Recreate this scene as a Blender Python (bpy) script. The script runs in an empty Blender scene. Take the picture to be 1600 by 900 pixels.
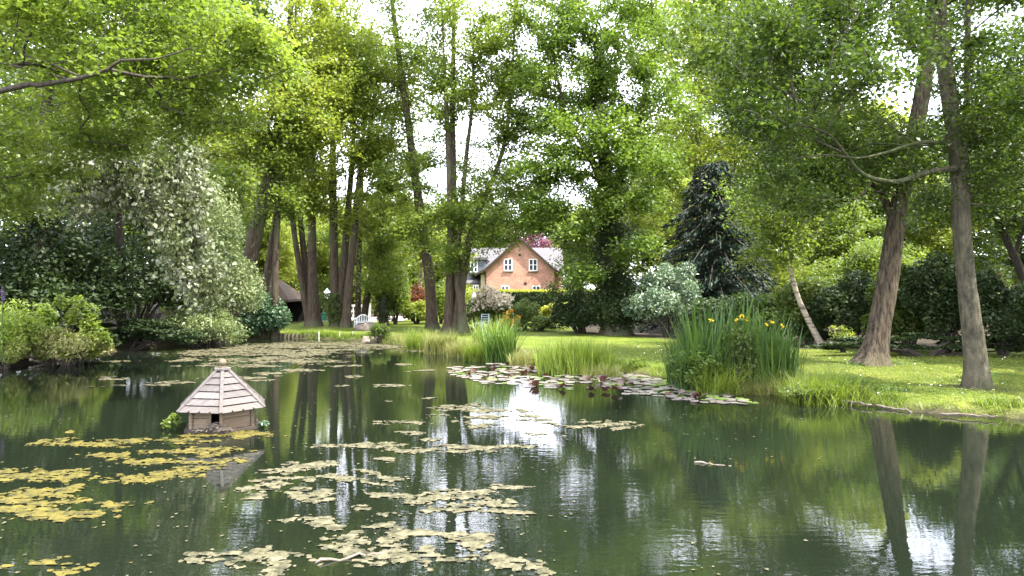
import bpy, math, random
import numpy as np
from mathutils import Vector, Matrix
R = math.radians
SC = bpy.context.scene
COL = SC.collection

# ---------------------------------------------------------------- camera, sky, sun, exposure
F = 1066.7            # focal length in photograph pixels (24 mm on a 36 mm sensor, 1600 px wide)
H = 2.2               # eye height above the water
cam = bpy.data.cameras.new('camera'); cam.lens = 24; cam.sensor_width = 36
cam.clip_start = 0.1; cam.clip_end = 3000
camo = bpy.data.objects.new('camera', cam); COL.objects.link(camo)
camo.location = (0, 0, H); camo.rotation_euler = (R(90), 0, 0); SC.camera = camo

SUN_EL, SUN_AZ = 59, 116       # azimuth measured clockwise from +Y (the view direction)
world = bpy.data.worlds.new('World'); SC.world = world; world.use_nodes = True
wn, wl = world.node_tree.nodes, world.node_tree.links
wn.clear()
wo = wn.new('ShaderNodeOutputWorld'); bg = wn.new('ShaderNodeBackground'); bg.inputs['Strength'].default_value = 0.15
sky = wn.new('ShaderNodeTexSky'); sky.sky_type = 'NISHITA'; sky.sun_disc = False
sky.sun_elevation = R(SUN_EL); sky.sun_rotation = R(SUN_AZ); sky.dust_density = 1.5
tc = wn.new('ShaderNodeTexCoord'); nz = wn.new('ShaderNodeTexNoise'); nz.inputs['Scale'].default_value = 2.2
nz.inputs['Detail'].default_value = 6
mp = wn.new('ShaderNodeMapping'); mp.inputs['Scale'].default_value = (1, 1, 2.6)
rp = wn.new('ShaderNodeValToRGB'); rp.color_ramp.elements[0].position = .28; rp.color_ramp.elements[1].position = .55
rp.color_ramp.elements[0].color = (.35, .35, .35, 1); rp.color_ramp.elements[1].color = (1, 1, 1, 1)
mx = wn.new('ShaderNodeMix'); mx.data_type = 'RGBA'
mx.inputs[7].default_value = (12.0, 12.4, 14.2, 1)         # bright thin cloud
wl.new(tc.outputs['Generated'], mp.inputs[0]); wl.new(mp.outputs[0], nz.inputs['Vector'])
wl.new(nz.outputs[0], rp.inputs[0]); wl.new(rp.outputs[0], mx.inputs[0]); wl.new(sky.outputs[0], mx.inputs[6])
wl.new(mx.outputs[2], bg.inputs[0]); wl.new(bg.outputs[0], wo.inputs[0])

sl = bpy.data.lights.new('sun', 'SUN'); sl.energy = 4.9; sl.angle = R(0.6); sl.color = (1, .95, .84)
so = bpy.data.objects.new('sun', sl); COL.objects.link(so)
_d = Vector((math.sin(R(SUN_AZ))*math.cos(R(SUN_EL)), math.cos(R(SUN_AZ))*math.cos(R(SUN_EL)), math.sin(R(SUN_EL))))
so.rotation_euler = _d.to_track_quat('Z', 'Y').to_euler(); so.location = (20, -10, 40)

SC.view_settings.view_transform = 'Standard'; SC.view_settings.look = 'None'
SC.view_settings.exposure = 1.88; SC.view_settings.gamma = 1
SC.render.engine = 'CYCLES'
cy = SC.cycles
cy.max_bounces = 9; cy.diffuse_bounces = 5; cy.glossy_bounces = 3; cy.transmission_bounces = 5
cy.transparent_max_bounces = 6; cy.caustics_reflective = False; cy.caustics_refractive = False
cy.use_denoising = True
cy.sample_clamp_indirect = 6

# ---------------------------------------------------------------- helpers
def P(px, py, d): return np.array([(px-800)/F*d, d, H+(450-py)/F*d])
def W(px, py): d = H*F/(py-450); return ((px-800)/F*d, d)
def dist_of(py, z=.22): return (H-z)*F/(py-450)
def rngof(s): return np.random.default_rng(s)

def tag(o, label=None, cat=None, group=None, kind=None):
    if label: o['label'] = label
    if cat: o['category'] = cat
    if group: o['group'] = group
    if kind: o['kind'] = kind
    return o
def link(o, parent=None):
    COL.objects.link(o)
    if parent is not None: o.parent = parent
    return o
def empty(name, loc, label=None, cat=None, group=None, rz=0):
    o = bpy.data.objects.new(name, None); o.location = loc; o.rotation_euler = (0, 0, rz)
    o.empty_display_size = .2
    COL.objects.link(o); return tag(o, label, cat, group)
def npmesh(name, verts, faces, mats, rnd=None, smooth=False, midx=None):
    """faces: (n,k) int array or list of lists"""
    me = bpy.data.meshes.new(name)
    verts = np.asarray(verts, dtype=np.float32)
    if isinstance(faces, np.ndarray):
        n, k = faces.shape
        me.vertices.add(len(verts)); me.vertices.foreach_set('co', verts.ravel())
        me.loops.add(n*k); me.loops.foreach_set('vertex_index', faces.astype(np.int32).ravel())
        me.polygons.add(n); me.polygons.foreach_set('loop_start', np.arange(0, n*k, k, dtype=np.int32))
        me.update(calc_edges=True)
    else:
        me.from_pydata(verts.tolist(), [], faces); n = len(faces)
    if not isinstance(mats, (list, tuple)): mats = [mats]
    for m in mats: me.materials.append(m)
    if midx is not None: me.polygons.foreach_set('material_index', np.asarray(midx, dtype=np.int32))
    if smooth: me.polygons.foreach_set('use_smooth', np.ones(n, dtype=bool))
    if rnd is not None:
        a = me.attributes.new('rnd', 'FLOAT', 'FACE'); a.data.foreach_set('value', np.asarray(rnd, dtype=np.float32))
    me.update(); return me
def mobj(name, me, parent=None, loc=None):
    o = bpy.data.objects.new(name, me); COL.objects.link(o)
    if parent is not None: o.parent = parent
    if loc is not None: o.location = loc
    return o

class MB:
    """small mesh builder in local coordinates"""
    def __init__(s): s.v = []; s.f = []
    def poly(s, pts):
        b = len(s.v); s.v += [tuple(p) for p in pts]; s.f.append(list(range(b, b+len(pts)))); return s
    def box(s, x0, x1, y0, y1, z0, z1, M=None):
        b = len(s.v)
        vs = [(x, y, z) for z in (z0, z1) for y in (y0, y1) for x in (x0, x1)]
        if M is not None: vs = [tuple(M @ Vector(v)) for v in vs]
        s.v += vs
        for q in ((0, 2, 3, 1), (4, 5, 7, 6), (0, 1, 5, 4), (2, 6, 7, 3), (0, 4, 6, 2), (1, 3, 7, 5)): s.f.append([b+i for i in q])
        return s
    def prism(s, pts, thick):
        """pts: 3D polygon, thick: offset vector"""
        b = len(s.v); n = len(pts); t = Vector(thick)
        s.v += [tuple(Vector(p)) for p in pts] + [tuple(Vector(p)+t) for p in pts]
        s.f.append([b+i for i in range(n)][::-1]); s.f.append([b+n+i for i in range(n)])
        for i in range(n): j = (i+1) % n; s.f.append([b+i, b+j, b+n+j, b+n+i])
        return s
    def bar(s, a, c, w, h=None):
        a, c = Vector(a), Vector(c); d = c-a; L = d.length; h = h or w
        q = d.to_track_quat('X', 'Z').to_matrix().to_4x4(); q.translation = a
        return s.box(0, L, -w/2, w/2, -h/2, h/2, q)
    def tube(s, pts, rad, n=8):
        pts = [Vector(p) for p in pts]; b = len(s.v)
        if not hasattr(rad, '__len__'): rad = [rad]*len(pts)
        for i, p in enumerate(pts):
            t = (pts[min(i+1, len(pts)-1)]-pts[max(i-1, 0)]).normalized()
            r = Vector((.31, .52, .8)) if abs(t.z) < .9 else Vector((.9, .3, .1))
            u = t.cross(r).normalized(); w = t.cross(u)
            for k in range(n): a = 2*math.pi*k/n; s.v.append(tuple(p+rad[i]*(math.cos(a)*u+math.sin(a)*w)))
        for i in range(len(pts)-1):
            for k in range(n): j = (k+1) % n; s.f.append([b+i*n+k, b+i*n+j, b+(i+1)*n+j, b+(i+1)*n+k])
        s.f.append([b+k for k in range(n)][::-1]); s.f.append([b+(len(pts)-1)*n+k for k in range(n)])
        return s
    def sphere(s, c, r, n=10, m=7):
        pts = []
        b = len(s.v)
        for i in range(1, m):
            th = math.pi*i/m
            for k in range(n): a = 2*math.pi*k/n; s.v.append((c[0]+r*math.sin(th)*math.cos(a), c[1]+r*math.sin(th)*math.sin(a), c[2]+r*math.cos(th)))
        s.v += [(c[0], c[1], c[2]+r), (c[0], c[1], c[2]-r)]; t = len(s.v)-2
        for k in range(n):
            j = (k+1) % n; s.f.append([t, b+k, b+j]); s.f.append([t+1, b+(m-2)*n+j, b+(m-2)*n+k])
            for i in range(m-2): s.f.append([b+i*n+k, b+(i+1)*n+k, b+(i+1)*n+j, b+i*n+j])
        return s
    def build(s, name, mat, parent=None, smooth=False, loc=None):
        return mobj(name, npmesh(name, s.v, s.f, mat, smooth=smooth), parent, loc)

# ---------------------------------------------------------------- materials
def newmat(name):
    m = bpy.data.materials.new(name); m.use_nodes = True
    n = m.node_tree.nodes; n.clear(); return m, n, m.node_tree.links
def ramp(n, stops):
    r = n.new('ShaderNodeValToRGB'); e = r.color_ramp.elements
    while len(e) < len(stops): e.new(.5)
    for i, (p, c) in enumerate(stops): e[i].position = p; e[i].color = (*c, 1)
    return r
def leafmat(name, dark, mid, light, trans, tf=.42, rough=.45, spec=.35, cl=.5):
    m, n, l = newmat(name)
    out = n.new('ShaderNodeOutputMaterial'); at = n.new('ShaderNodeAttribute'); at.attribute_name = 'rnd'
    geo = n.new('ShaderNodeNewGeometry'); nz = n.new('ShaderNodeTexNoise'); nz.inputs['Scale'].default_value = cl; nz.inputs['Detail'].default_value = 2
    l.new(geo.outputs['Position'], nz.inputs['Vector'])
    ma = n.new('ShaderNodeMath'); ma.operation = 'MULTIPLY_ADD'; ma.inputs[1].default_value = 1.1
    l.new(nz.outputs[0], ma.inputs[0])
    sb = n.new('ShaderNodeMath'); sb.operation = 'MULTIPLY_ADD'; sb.inputs[1].default_value = .62; sb.inputs[2].default_value = -.36
    l.new(at.outputs['Fac'], sb.inputs[0]); l.new(sb.outputs[0], ma.inputs[2])
    r = ramp(n, [(0, dark), (.45, mid), (1, light)]); l.new(ma.outputs[0], r.inputs[0])
    p = n.new('ShaderNodeBsdfPrincipled'); p.inputs['Roughness'].default_value = rough; p.inputs['Specular IOR Level'].default_value = spec
    l.new(r.outputs[0], p.inputs['Base Color'])
    t = n.new('ShaderNodeBsdfTranslucent'); mm = n.new('ShaderNodeMix'); mm.data_type = 'RGBA'; mm.blend_type = 'MULTIPLY'
    mm.inputs[0].default_value = 1; mm.inputs[7].default_value = (*trans, 1); l.new(r.outputs[0], mm.inputs[6]); l.new(mm.outputs[2], t.inputs[0])
    ms = n.new('ShaderNodeMixShader'); ms.inputs[0].default_value = tf
    l.new(p.outputs[0], ms.inputs[1]); l.new(t.outputs[0], ms.inputs[2]); l.new(ms.outputs[0], out.inputs[0])
    return m
def surf(name, c1, c2, scale=(3, 3, 3), nscale=4, rough=.8, bump=.3, bdist=.01, detail=6, coord='Object', c3=None, spec=.3, lo=.3, hi=.7, vary=0):
    m, n, l = newmat(name)
    out = n.new('ShaderNodeOutputMaterial'); p = n.new('ShaderNodeBsdfPrincipled')
    tc = n.new('ShaderNodeTexCoord'); mp = n.new('ShaderNodeMapping'); mp.inputs['Scale'].default_value = scale
    l.new(tc.outputs[coord], mp.inputs[0])
    nz = n.new('ShaderNodeTexNoise'); nz.inputs['Scale'].default_value = nscale; nz.inputs['Detail'].default_value = detail; nz.inputs['Roughness'].default_value = .65
    l.new(mp.outputs[0], nz.inputs['Vector'])
    r = ramp(n, [(lo, c1), (hi, c2)]); l.new(nz.outputs[0], r.inputs[0])
    col = r.outputs[0]
    if c3 is not None:
        n2 = n.new('ShaderNodeTexNoise'); n2.inputs['Scale'].default_value = nscale*.22; n2.inputs['Detail'].default_value = 5
        l.new(tc.outputs[coord], n2.inputs['Vector']); r2 = ramp(n, [(.5, (0, 0, 0)), (.66, (1, 1, 1))]); l.new(n2.outputs[0], r2.inputs[0])
        mm = n.new('ShaderNodeMix'); mm.data_type = 'RGBA'; mm.inputs[7].default_value = (*c3, 1)
        l.new(r2.outputs[0], mm.inputs[0]); l.new(col, mm.inputs[6]); col = mm.outputs[2]
    if vary:
        oi = n.new('ShaderNodeObjectInfo'); mr = n.new('ShaderNodeMapRange'); mr.inputs[3].default_value = 1-vary; mr.inputs[4].default_value = 1+vary*.7
        l.new(oi.outputs['Random'], mr.inputs[0]); vm = n.new('ShaderNodeVectorMath'); vm.operation = 'SCALE'; l.new(col, vm.inputs[0]); l.new(mr.outputs[0], vm.inputs['Scale']); col = vm.outputs[0]
    l.new(col, p.inputs['Base Color']); p.inputs['Roughness'].default_value = rough; p.inputs['Specular IOR Level'].default_value = spec
    if bump:
        b = n.new('ShaderNodeBump'); b.inputs['Strength'].default_value = bump; b.inputs['Distance'].default_value = bdist
        l.new(nz.outputs[0], b.inputs['Height']); l.new(b.outputs[0], p.inputs['Normal'])
    l.new(p.outputs[0], out.inputs[0]); return m

M = {}
M['bark'] = surf('brown_bark', (.020, .014, .009), (.098, .072, .047), (7, 7, 1.3), 2.2, .9, 1, .07, c3=(.09, .10, .05))
M['bark_grey'] = surf('grey_bark', (.020, .019, .011), (.115, .10, .066), (6, 6, 2.6), 1.6, .9, 1, .06, c3=(.05, .062, .02))
M['bark_oak'] = surf('ridged_bark', (.016, .012, .008), (.125, .095, .065), (11, 11, 1.6), 1.5, .95, 1, .10, lo=.36, hi=.62, c3=(.12, .11, .06))
M['bark_dark'] = surf('dark_bark', (.02, .017, .013), (.07, .055, .042), (6, 6, 1.5), 3, .9, .7, .03)
M['birch'] = surf('birch_bark', (.07, .055, .042), (.34, .285, .22), (1.2, 1.2, 5), 2.5, .7, .4, .02, lo=.38, hi=.52)
M['leaf_bright'] = leafmat('bright_leaf', (.055, .085, .018), (.11, .155, .030), (.20, .245, .055), (1.7, 1.75, .8), tf=.48)
M['leaf_yel'] = leafmat('yellow_green_leaf', (.085, .115, .020), (.16, .20, .036), (.27, .305, .06), (1.6, 1.6, .8), tf=.48)
M['leaf_mid'] = leafmat('mid_leaf', (.045, .07, .020), (.08, .115, .032), (.145, .185, .052), (1.7, 1.75, .8), tf=.45)
M['leaf_oak'] = leafmat('oak_leaf', (.048, .078, .016), (.10, .15, .028), (.175, .23, .045), (1.55, 1.7, .7), tf=.42)
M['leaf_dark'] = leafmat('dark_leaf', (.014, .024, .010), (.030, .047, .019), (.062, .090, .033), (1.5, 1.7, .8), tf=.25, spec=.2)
M['leaf_shade'] = leafmat('shaded_leaf', (.024, .041, .011), (.046, .073, .018), (.10, .138, .034), (1.8, 1.9, .7), tf=.42, spec=.25)  # darker leaf with canopy shade put into its colour
M['leaf_ever'] = leafmat('evergreen_leaf', (.008, .018, .011), (.016, .032, .018), (.032, .055, .03), (1, 1, 1), tf=.1, rough=.6)
M['leaf_blue'] = leafmat('blue_green_leaf', (.03, .06, .03), (.06, .11, .055), (.12, .19, .10), (1.2, 1.4, .9), tf=.25, spec=.5)
M['leaf_gloss'] = leafmat('glossy_grey_leaf', (.04, .075, .04), (.095, .145, .08), (.24, .30, .19), (1.2, 1.4, .8), tf=.2, rough=.33, spec=.7)
M['leaf_silver'] = leafmat('silver_leaf', (.04, .06, .015), (.11, .13, .05), (.42, .42, .36), (1, 1.1, .7), tf=.3, rough=.5, cl=1.6)
M['leaf_willow'] = leafmat('willow_leaf', (.07, .10, .04), (.15, .185, .08), (.30, .33, .17), (1.3, 1.5, .7), tf=.35)
M['leaf_gold'] = leafmat('golden_leaf', (.13, .16, .02), (.28, .30, .03), (.42, .42, .04), (1.3, 1.3, .5))
M['leaf_purple'] = leafmat('purple_leaf', (.05, .018, .03), (.12, .045, .07), (.22, .09, .12), (1.3, .8, .9))
M['leaf_red'] = leafmat('rusty_leaf', (.08, .04, .025), (.15, .075, .045), (.24, .13, .075), (1.4, .9, .5))
M['fl_cream'] = leafmat('cream_flower', (.6, .5, .38), (.72, .63, .5), (.8, .73, .6), (1, 1, .9), tf=.3)
M['fl_yellow'] = leafmat('yellow_flower', (.55, .36, .01), (.75, .52, .01), (.85, .65, .03), (1, .9, .4), tf=.3)
M['fl_orange'] = leafmat('orange_flower', (.55, .22, .01), (.7, .30, .02), (.8, .42, .04), (1, .8, .4), tf=.3)
M['fl_purple'] = leafmat('purple_flower', (.16, .06, .25), (.22, .09, .32), (.3, .14, .42), (1, .8, 1), tf=.3)
M['grass_blade'] = leafmat('grass_blade', (.075, .11, .018), (.14, .19, .03), (.26, .30, .065), (1.4, 1.6, .6), tf=.4)
M['grass_straw'] = leafmat('straw_grass', (.10, .12, .03), (.18, .20, .055), (.34, .32, .13), (1.2, 1.2, .7), tf=.35)
M['iris_leaf'] = leafmat('iris_leaf', (.025, .055, .013), (.055, .105, .022), (.13, .19, .035), (1.5, 1.8, .6), tf=.3, spec=.4)
M['lawn_blade'] = leafmat('lawn_blade', (.06, .088, .014), (.098, .13, .019), (.15, .175, .03), (1.4, 1.4, .6), tf=.35)
M['wood_roof'] = surf('weathered_roof_board', (.055, .048, .044), (.145, .128, .12), (3, 26, 3), 2.2, .85, .35, .004, c3=(.085, .07, .06), vary=.28)
M['wood_wall'] = surf('pale_wall_board', (.08, .06, .037), (.21, .165, .11), (3, 3, 25), 2, .85, .35, .004, c3=(.12, .085, .05), vary=.22)
M['black'] = surf('interior_shade', (.006, .006, .005), (.012, .011, .01), rough=1, bump=0)  # near-black colour painting the shade inside shed and duck house
M['log'] = surf('old_log', (.06, .048, .035), (.2, .165, .13), (2, 14, 14), 2, .9, .6, .01)
M['timber_dark'] = surf('dark_timber', (.02, .015, .012), (.06, .045, .035), (2, 2, 12), 2, .9, .4, .01)
M['pile'] = surf('timber_edging', (.05, .042, .03), (.13, .11, .08), (8, 8, 1), 2, .9, .6, .01)
M['white'] = surf('white_paint', (.68, .68, .65), (.8, .8, .78), rough=.5, bump=.05)
M['tile'] = surf('grey_roof_tile', (.06, .056, .06), (.115, .107, .11), (1, 1, 6), 3, .8, .5, .02)
M['tile_red'] = surf('pinkish_roof_tile', (.26, .19, .16), (.42, .33, .29), (2, 2, 6), 3, .8, .5, .02)
M['thatch'] = surf('brown_roof', (.05, .035, .025), (.12, .085, .06), (2, 2, 8), 3, .9, .6, .03)
M['render'] = surf('cream_render', (.45, .38, .26), (.58, .50, .36), rough=.9, bump=.1)
M['glass'] = surf('dark_window_glass', (.02, .025, .045), (.06, .07, .10), rough=.08, bump=0, spec=.8)
M['slate'] = surf('slate_cladding', (.07, .08, .09), (.13, .14, .15), (1, 1, 8), 3, .7, .3, .01)
M['iron'] = surf('black_iron', (.015, .015, .015), (.03, .03, .03), rough=.5, bump=0)
M['green_paint'] = surf('green_box_paint', (.02, .12, .07), (.03, .16, .1), rough=.5, bump=0)
M['lampglass'] = surf('lantern_glass', (.55, .6, .65), (.7, .75, .8), rough=.2, bump=0)
M['drive'] = surf('pinkish_gravel', (.40, .32, .30), (.56, .47, .45), (1, 1, 1), 9, .95, .3, .01, coord='Generated')
M['terracotta'] = surf('terracotta', (.35, .16, .09), (.45, .22, .13), rough=.8, bump=.1)
M['blue_metal'] = surf('grey_blue_paint', (.22, .30, .36), (.34, .42, .48), rough=.5, bump=0)
M['stone'] = surf('brown_stone', (.10, .08, .06), (.26, .21, .17), (3, 3, 3), 3, .9, .8, .03)
M['lily'] = leafmat('lily_pad_top', (.11, .10, .075), (.19, .165, .145), (.30, .26, .245), (1, 1, 1), tf=.05, rough=.32, spec=.5, cl=2)
M['lily_green'] = leafmat('green_lily_pad', (.07, .12, .03), (.13, .19, .05), (.22, .27, .08), (1, 1.2, .8), tf=.15, rough=.3, spec=.5, cl=2)
M['lily_red'] = leafmat('red_lily_leaf', (.02, .009, .008), (.05, .02, .015), (.11, .055, .03), (1.2, .8, .6), tf=.25, rough=.35, spec=.6, cl=2)

# brick
def brickmat():
    m, n, l = newmat('red_brick'); out = n.new('ShaderNodeOutputMaterial'); p = n.new('ShaderNodeBsdfPrincipled')
    tc = n.new('ShaderNodeTexCoord'); mp = n.new('ShaderNodeMapping'); mp.inputs['Rotation'].default_value = (R(90), 0, 0)
    br = n.new('ShaderNodeTexBrick'); br.inputs['Scale'].default_value = 1; br.inputs['Brick Width'].default_value = .3; br.inputs['Row Height'].default_value = .1
    br.inputs['Mortar Size'].default_value = .012; br.inputs['Color1'].default_value = (.46, .20, .14, 1); br.inputs['Color2'].default_value = (.33, .135, .095, 1)
    br.inputs['Mortar'].default_value = (.42, .33, .26, 1)
    nz = n.new('ShaderNodeTexNoise'); nz.inputs['Scale'].default_value = 1.3; nz.inputs['Detail'].default_value = 6
    r = ramp(n, [(.3, (.75, .75, .75)), (.7, (1.25, 1.2, 1.15))]); mm = n.new('ShaderNodeMix'); mm.data_type = 'RGBA'; mm.blend_type = 'MULTIPLY'; mm.inputs[0].default_value = 1
    l.new(tc.outputs['Object'], mp.inputs[0]); l.new(mp.outputs[0], br.inputs[0]); l.new(tc.outputs['Object'], nz.inputs['Vector'])
    l.new(nz.outputs[0], r.inputs[0]); l.new(br.outputs[0], mm.inputs[6]); l.new(r.outputs[0], mm.inputs[7]); l.new(mm.outputs[2], p.inputs['Base Color'])
    p.inputs['Roughness'].default_value = .9; l.new(p.outputs[0], out.inputs[0]); return m
M['brick'] = brickmat()

def groundmat():
    m, n, l = newmat('lawn_and_soil'); out = n.new('ShaderNodeOutputMaterial'); p = n.new('ShaderNodeBsdfPrincipled')
    geo = n.new('ShaderNodeNewGeometry'); at = n.new('ShaderNodeAttribute'); at.attribute_name = 'soil'
    n1 = n.new('ShaderNodeTexNoise'); n1.inputs['Scale'].default_value = .8; n1.inputs['Detail'].default_value = 6; n1.inputs['Roughness'].default_value = .7
    n2 = n.new('ShaderNodeTexNoise'); n2.inputs['Scale'].default_value = 26; n2.inputs['Detail'].default_value = 5
    l.new(geo.outputs['Position'], n1.inputs['Vector']); l.new(geo.outputs['Position'], n2.inputs['Vector'])
    r1 = ramp(n, [(.3, (.05, .078, .013)), (.5, (.092, .122, .018)), (.70, (.145, .155, .034))]); l.new(n1.outputs[0], r1.inputs[0])
    r2 = ramp(n, [(.3, (.6, .65, .6)), (.7, (1.35, 1.3, 1.2))]); l.new(n2.outputs[0], r2.inputs[0])
    mm = n.new('ShaderNodeMix'); mm.data_type = 'RGBA'; mm.blend_type = 'MULTIPLY'; mm.inputs[0].default_value = 1
    l.new(r1.outputs[0], mm.inputs[6]); l.new(r2.outputs[0], mm.inputs[7])
    rs = ramp(n, [(.3, (.02, .017, .011)), (.7, (.058, .047, .031))]); l.new(n2.outputs[0], rs.inputs[0])
    m2 = n.new('ShaderNodeMix'); m2.data_type = 'RGBA'; l.new(at.outputs['Fac'], m2.inputs[0]); l.new(mm.outputs[2], m2.inputs[6]); l.new(rs.outputs[0], m2.inputs[7])
    l.new(m2.outputs[2], p.inputs['Base Color']); p.inputs['Roughness'].default_value = .95; p.inputs['Specular IOR Level'].default_value = .1
    b = n.new('ShaderNodeBump'); b.inputs['Strength'].default_value = .6; b.inputs['Distance'].default_value = .03
    l.new(n2.outputs[0], b.inputs['Height']); l.new(b.outputs[0], p.inputs['Normal']); l.new(p.outputs[0], out.inputs[0]); return m
M['ground'] = groundmat()

def watermat():
    m, n, l = newmat('pond_water'); out = n.new('ShaderNodeOutputMaterial'); p = n.new('ShaderNodeBsdfPrincipled')
    geo = n.new('ShaderNodeNewGeometry')
    p.inputs['Base Color'].default_value = (.0065, .0095, .0055, 1); p.inputs['Roughness'].default_value = .006; p.inputs['IOR'].default_value = 1.65
    mp = n.new('ShaderNodeMapping'); mp.inputs['Scale'].default_value = (.8, 2.2, 1); l.new(geo.outputs['Position'], mp.inputs[0])
    n1 = n.new('ShaderNodeTexNoise'); n1.inputs['Scale'].default_value = 5.5; n1.inputs['Detail'].default_value = 3; l.new(mp.outputs[0], n1.inputs['Vector'])
    n2 = n.new('ShaderNodeTexNoise'); n2.inputs['Scale'].default_value = .22; n2.inputs['Detail'].default_value = 2; l.new(geo.outputs['Position'], n2.inputs['Vector'])
    r = ramp(n, [(.38, (.25, .25, .25)), (.62, (1, 1, 1))]); l.new(n2.outputs[0], r.inputs[0])
    mu = n.new('ShaderNodeMath'); mu.operation = 'MULTIPLY'; l.new(n1.outputs[0], mu.inputs[0]); l.new(r.outputs[0], mu.inputs[1])
    b = n.new('ShaderNodeBump'); b.inputs['Strength'].default_value = 1; b.inputs['Distance'].default_value = .0020
    l.new(mu.outputs[0], b.inputs['Height']); l.new(b.outputs[0], p.inputs['Normal']); l.new(p.outputs[0], out.inputs[0]); return m
M['water'] = watermat()
def algaemat(name, c1, c2, c3):
    m, n, l = newmat(name); out = n.new('ShaderNodeOutputMaterial'); p = n.new('ShaderNodeBsdfPrincipled')
    geo = n.new('ShaderNodeNewGeometry'); n1 = n.new('ShaderNodeTexNoise'); n1.inputs['Scale'].default_value = 7; n1.inputs['Detail'].default_value = 10; n1.inputs['Roughness'].default_value = .82
    l.new(geo.outputs['Position'], n1.inputs['Vector']); r = ramp(n, [(.41, c1), (.49, c2), (.62, c3)]); l.new(n1.outputs[0], r.inputs[0]); l.new(r.outputs[0], p.inputs['Base Color'])
    n2 = n.new('ShaderNodeTexNoise'); n2.inputs['Scale'].default_value = 40; n2.inputs['Detail'].default_value = 4; l.new(geo.outputs['Position'], n2.inputs['Vector'])
    b = n.new('ShaderNodeBump'); b.inputs['Strength'].default_value = .8; b.inputs['Distance'].default_value = .012; l.new(n2.outputs[0], b.inputs['Height']); l.new(b.outputs[0], p.inputs['Normal'])
    p.inputs['Roughness'].default_value = .7; p.inputs['Specular IOR Level'].default_value = .25; l.new(p.outputs[0], out.inputs[0]); return m
M['algae_y'] = algaemat('yellow_algae', (.014, .016, .004), (.064, .053, .006), (.115, .093, .016))
M['algae_p'] = algaemat('pale_algae', (.020, .021, .009), (.066, .060, .030), (.13, .117, .070))

# ---------------------------------------------------------------- pond outline, ground, water
POND = [W(-40, 582), W(0, 577), W(80, 566), W(165, 551), W(250, 543), W(330, 535), W(375, 531), W(440, 528), W(520, 531), W(575, 533),
        W(600, 538), W(640, 542), W(700, 550), W(740, 559), W(800, 567), W(860, 571), W(940, 577), W(1040, 591), W(1090, 606),
        W(1200, 613), W(1250, 618), W(1330, 631), W(1430, 643), W(1540, 651), W(1640, 657), (11, 10), (13, 5), (11, -1.2), (4, -2.2),
        (-5, -2.4), (-13, -1), (-17, 5), (-17.5, 12), (-16, 17)]
PO = np.array(POND)
def sdist(x, y):
    """distance to the shore, negative inside the pond"""
    x = np.asarray(x, float); y = np.asarray(y, float)
    best = np.full(x.shape, 1e9); ins = np.zeros(x.shape, bool)
    for i in range(len(PO)):
        a, b = PO[i], PO[(i+1) % len(PO)]; dx, dy = b-a
        t = np.clip(((x-a[0])*dx+(y-a[1])*dy)/(dx*dx+dy*dy), 0, 1)
        best = np.minimum(best, np.hypot(x-a[0]-t*dx, y-a[1]-t*dy))
        c = ((a[1] > y) != (b[1] > y)) & (x < (b[0]-a[0])*(y-a[1])/(b[1]-a[1]+1e-12)+a[0]); ins ^= c
    return np.where(ins, -best, best)
_rw = rngof(5)
_wav = [(_rw.uniform(-1, 1, 2)*s, _rw.uniform(0, 6.3), 1/s) for s in (.15, .3, .6, 1.2, 2.4, 4.) for _ in range(3)]
def wav(x, y, k=1.0):
    z = 0
    for (w, ph, a) in _wav: z = z+np.sin(x*k*w[0]*2+y*k*w[1]*2+ph)*min(a, 3)
    return z/12
def sm(t): t = np.clip(t, 0, 1); return t*t*(3-2*t)
def terrain(x, y):
    x = np.asarray(x, float); y = np.asarray(y, float)
    s = sdist(x, y)+.10*np.sin(x*2.7+y*1.3)*np.sin(y*3.1-x)
    z = -.6+.6*sm((s+.9)/.9)+.17*sm((s-.0)/.28)+.05*sm((s-.3)/1.5)
    z = z+np.where(s > .3, .025*wav(x, y)*sm((s-.3)/2), 0)
    z = z+.055*np.clip(y-27, 0, 60)*sm((x-10-.12*y)/10)
    z = z+.05*np.clip(-x-18, 0, 40)*sm((y-6)/8)
    return z
def TZ(x, y): return float(terrain(np.array([x]), np.array([y]))[0])
def axis(lo, hi, step, far, sign=1):
    a = list(np.arange(lo, hi+1e-6, step)); s = step
    while a[-1] < far: s *= 1.22; a.append(a[-1]+s)
    return a
xs = axis(-22, 22, .22, 900); neg = [-v for v in axis(22, 22.1, .22, 900)][::-1]; xs = np.array(sorted(set(neg[:-1]+xs)))
ys = axis(-4, 40, .22, 1400); ngy = [-4-(v-4) for v in axis(4, 4.1, .3, 300)][::-1]; ys = np.array(sorted(set([v for v in ngy if v < -4.01]+ys)))
X, Y = np.meshgrid(xs, ys); Z = terrain(X, Y)
nx, ny = len(xs), len(ys)
idx = np.arange(nx*ny).reshape(ny, nx)
fc = np.stack([idx[:-1, :-1], idx[:-1, 1:], idx[1:, 1:], idx[1:, :-1]], -1).reshape(-1, 4)
me = npmesh('ground', np.stack([X, Y, Z], -1).reshape(-1, 3), fc, M['ground'], smooth=True)
S = sdist(X, Y)
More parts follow.
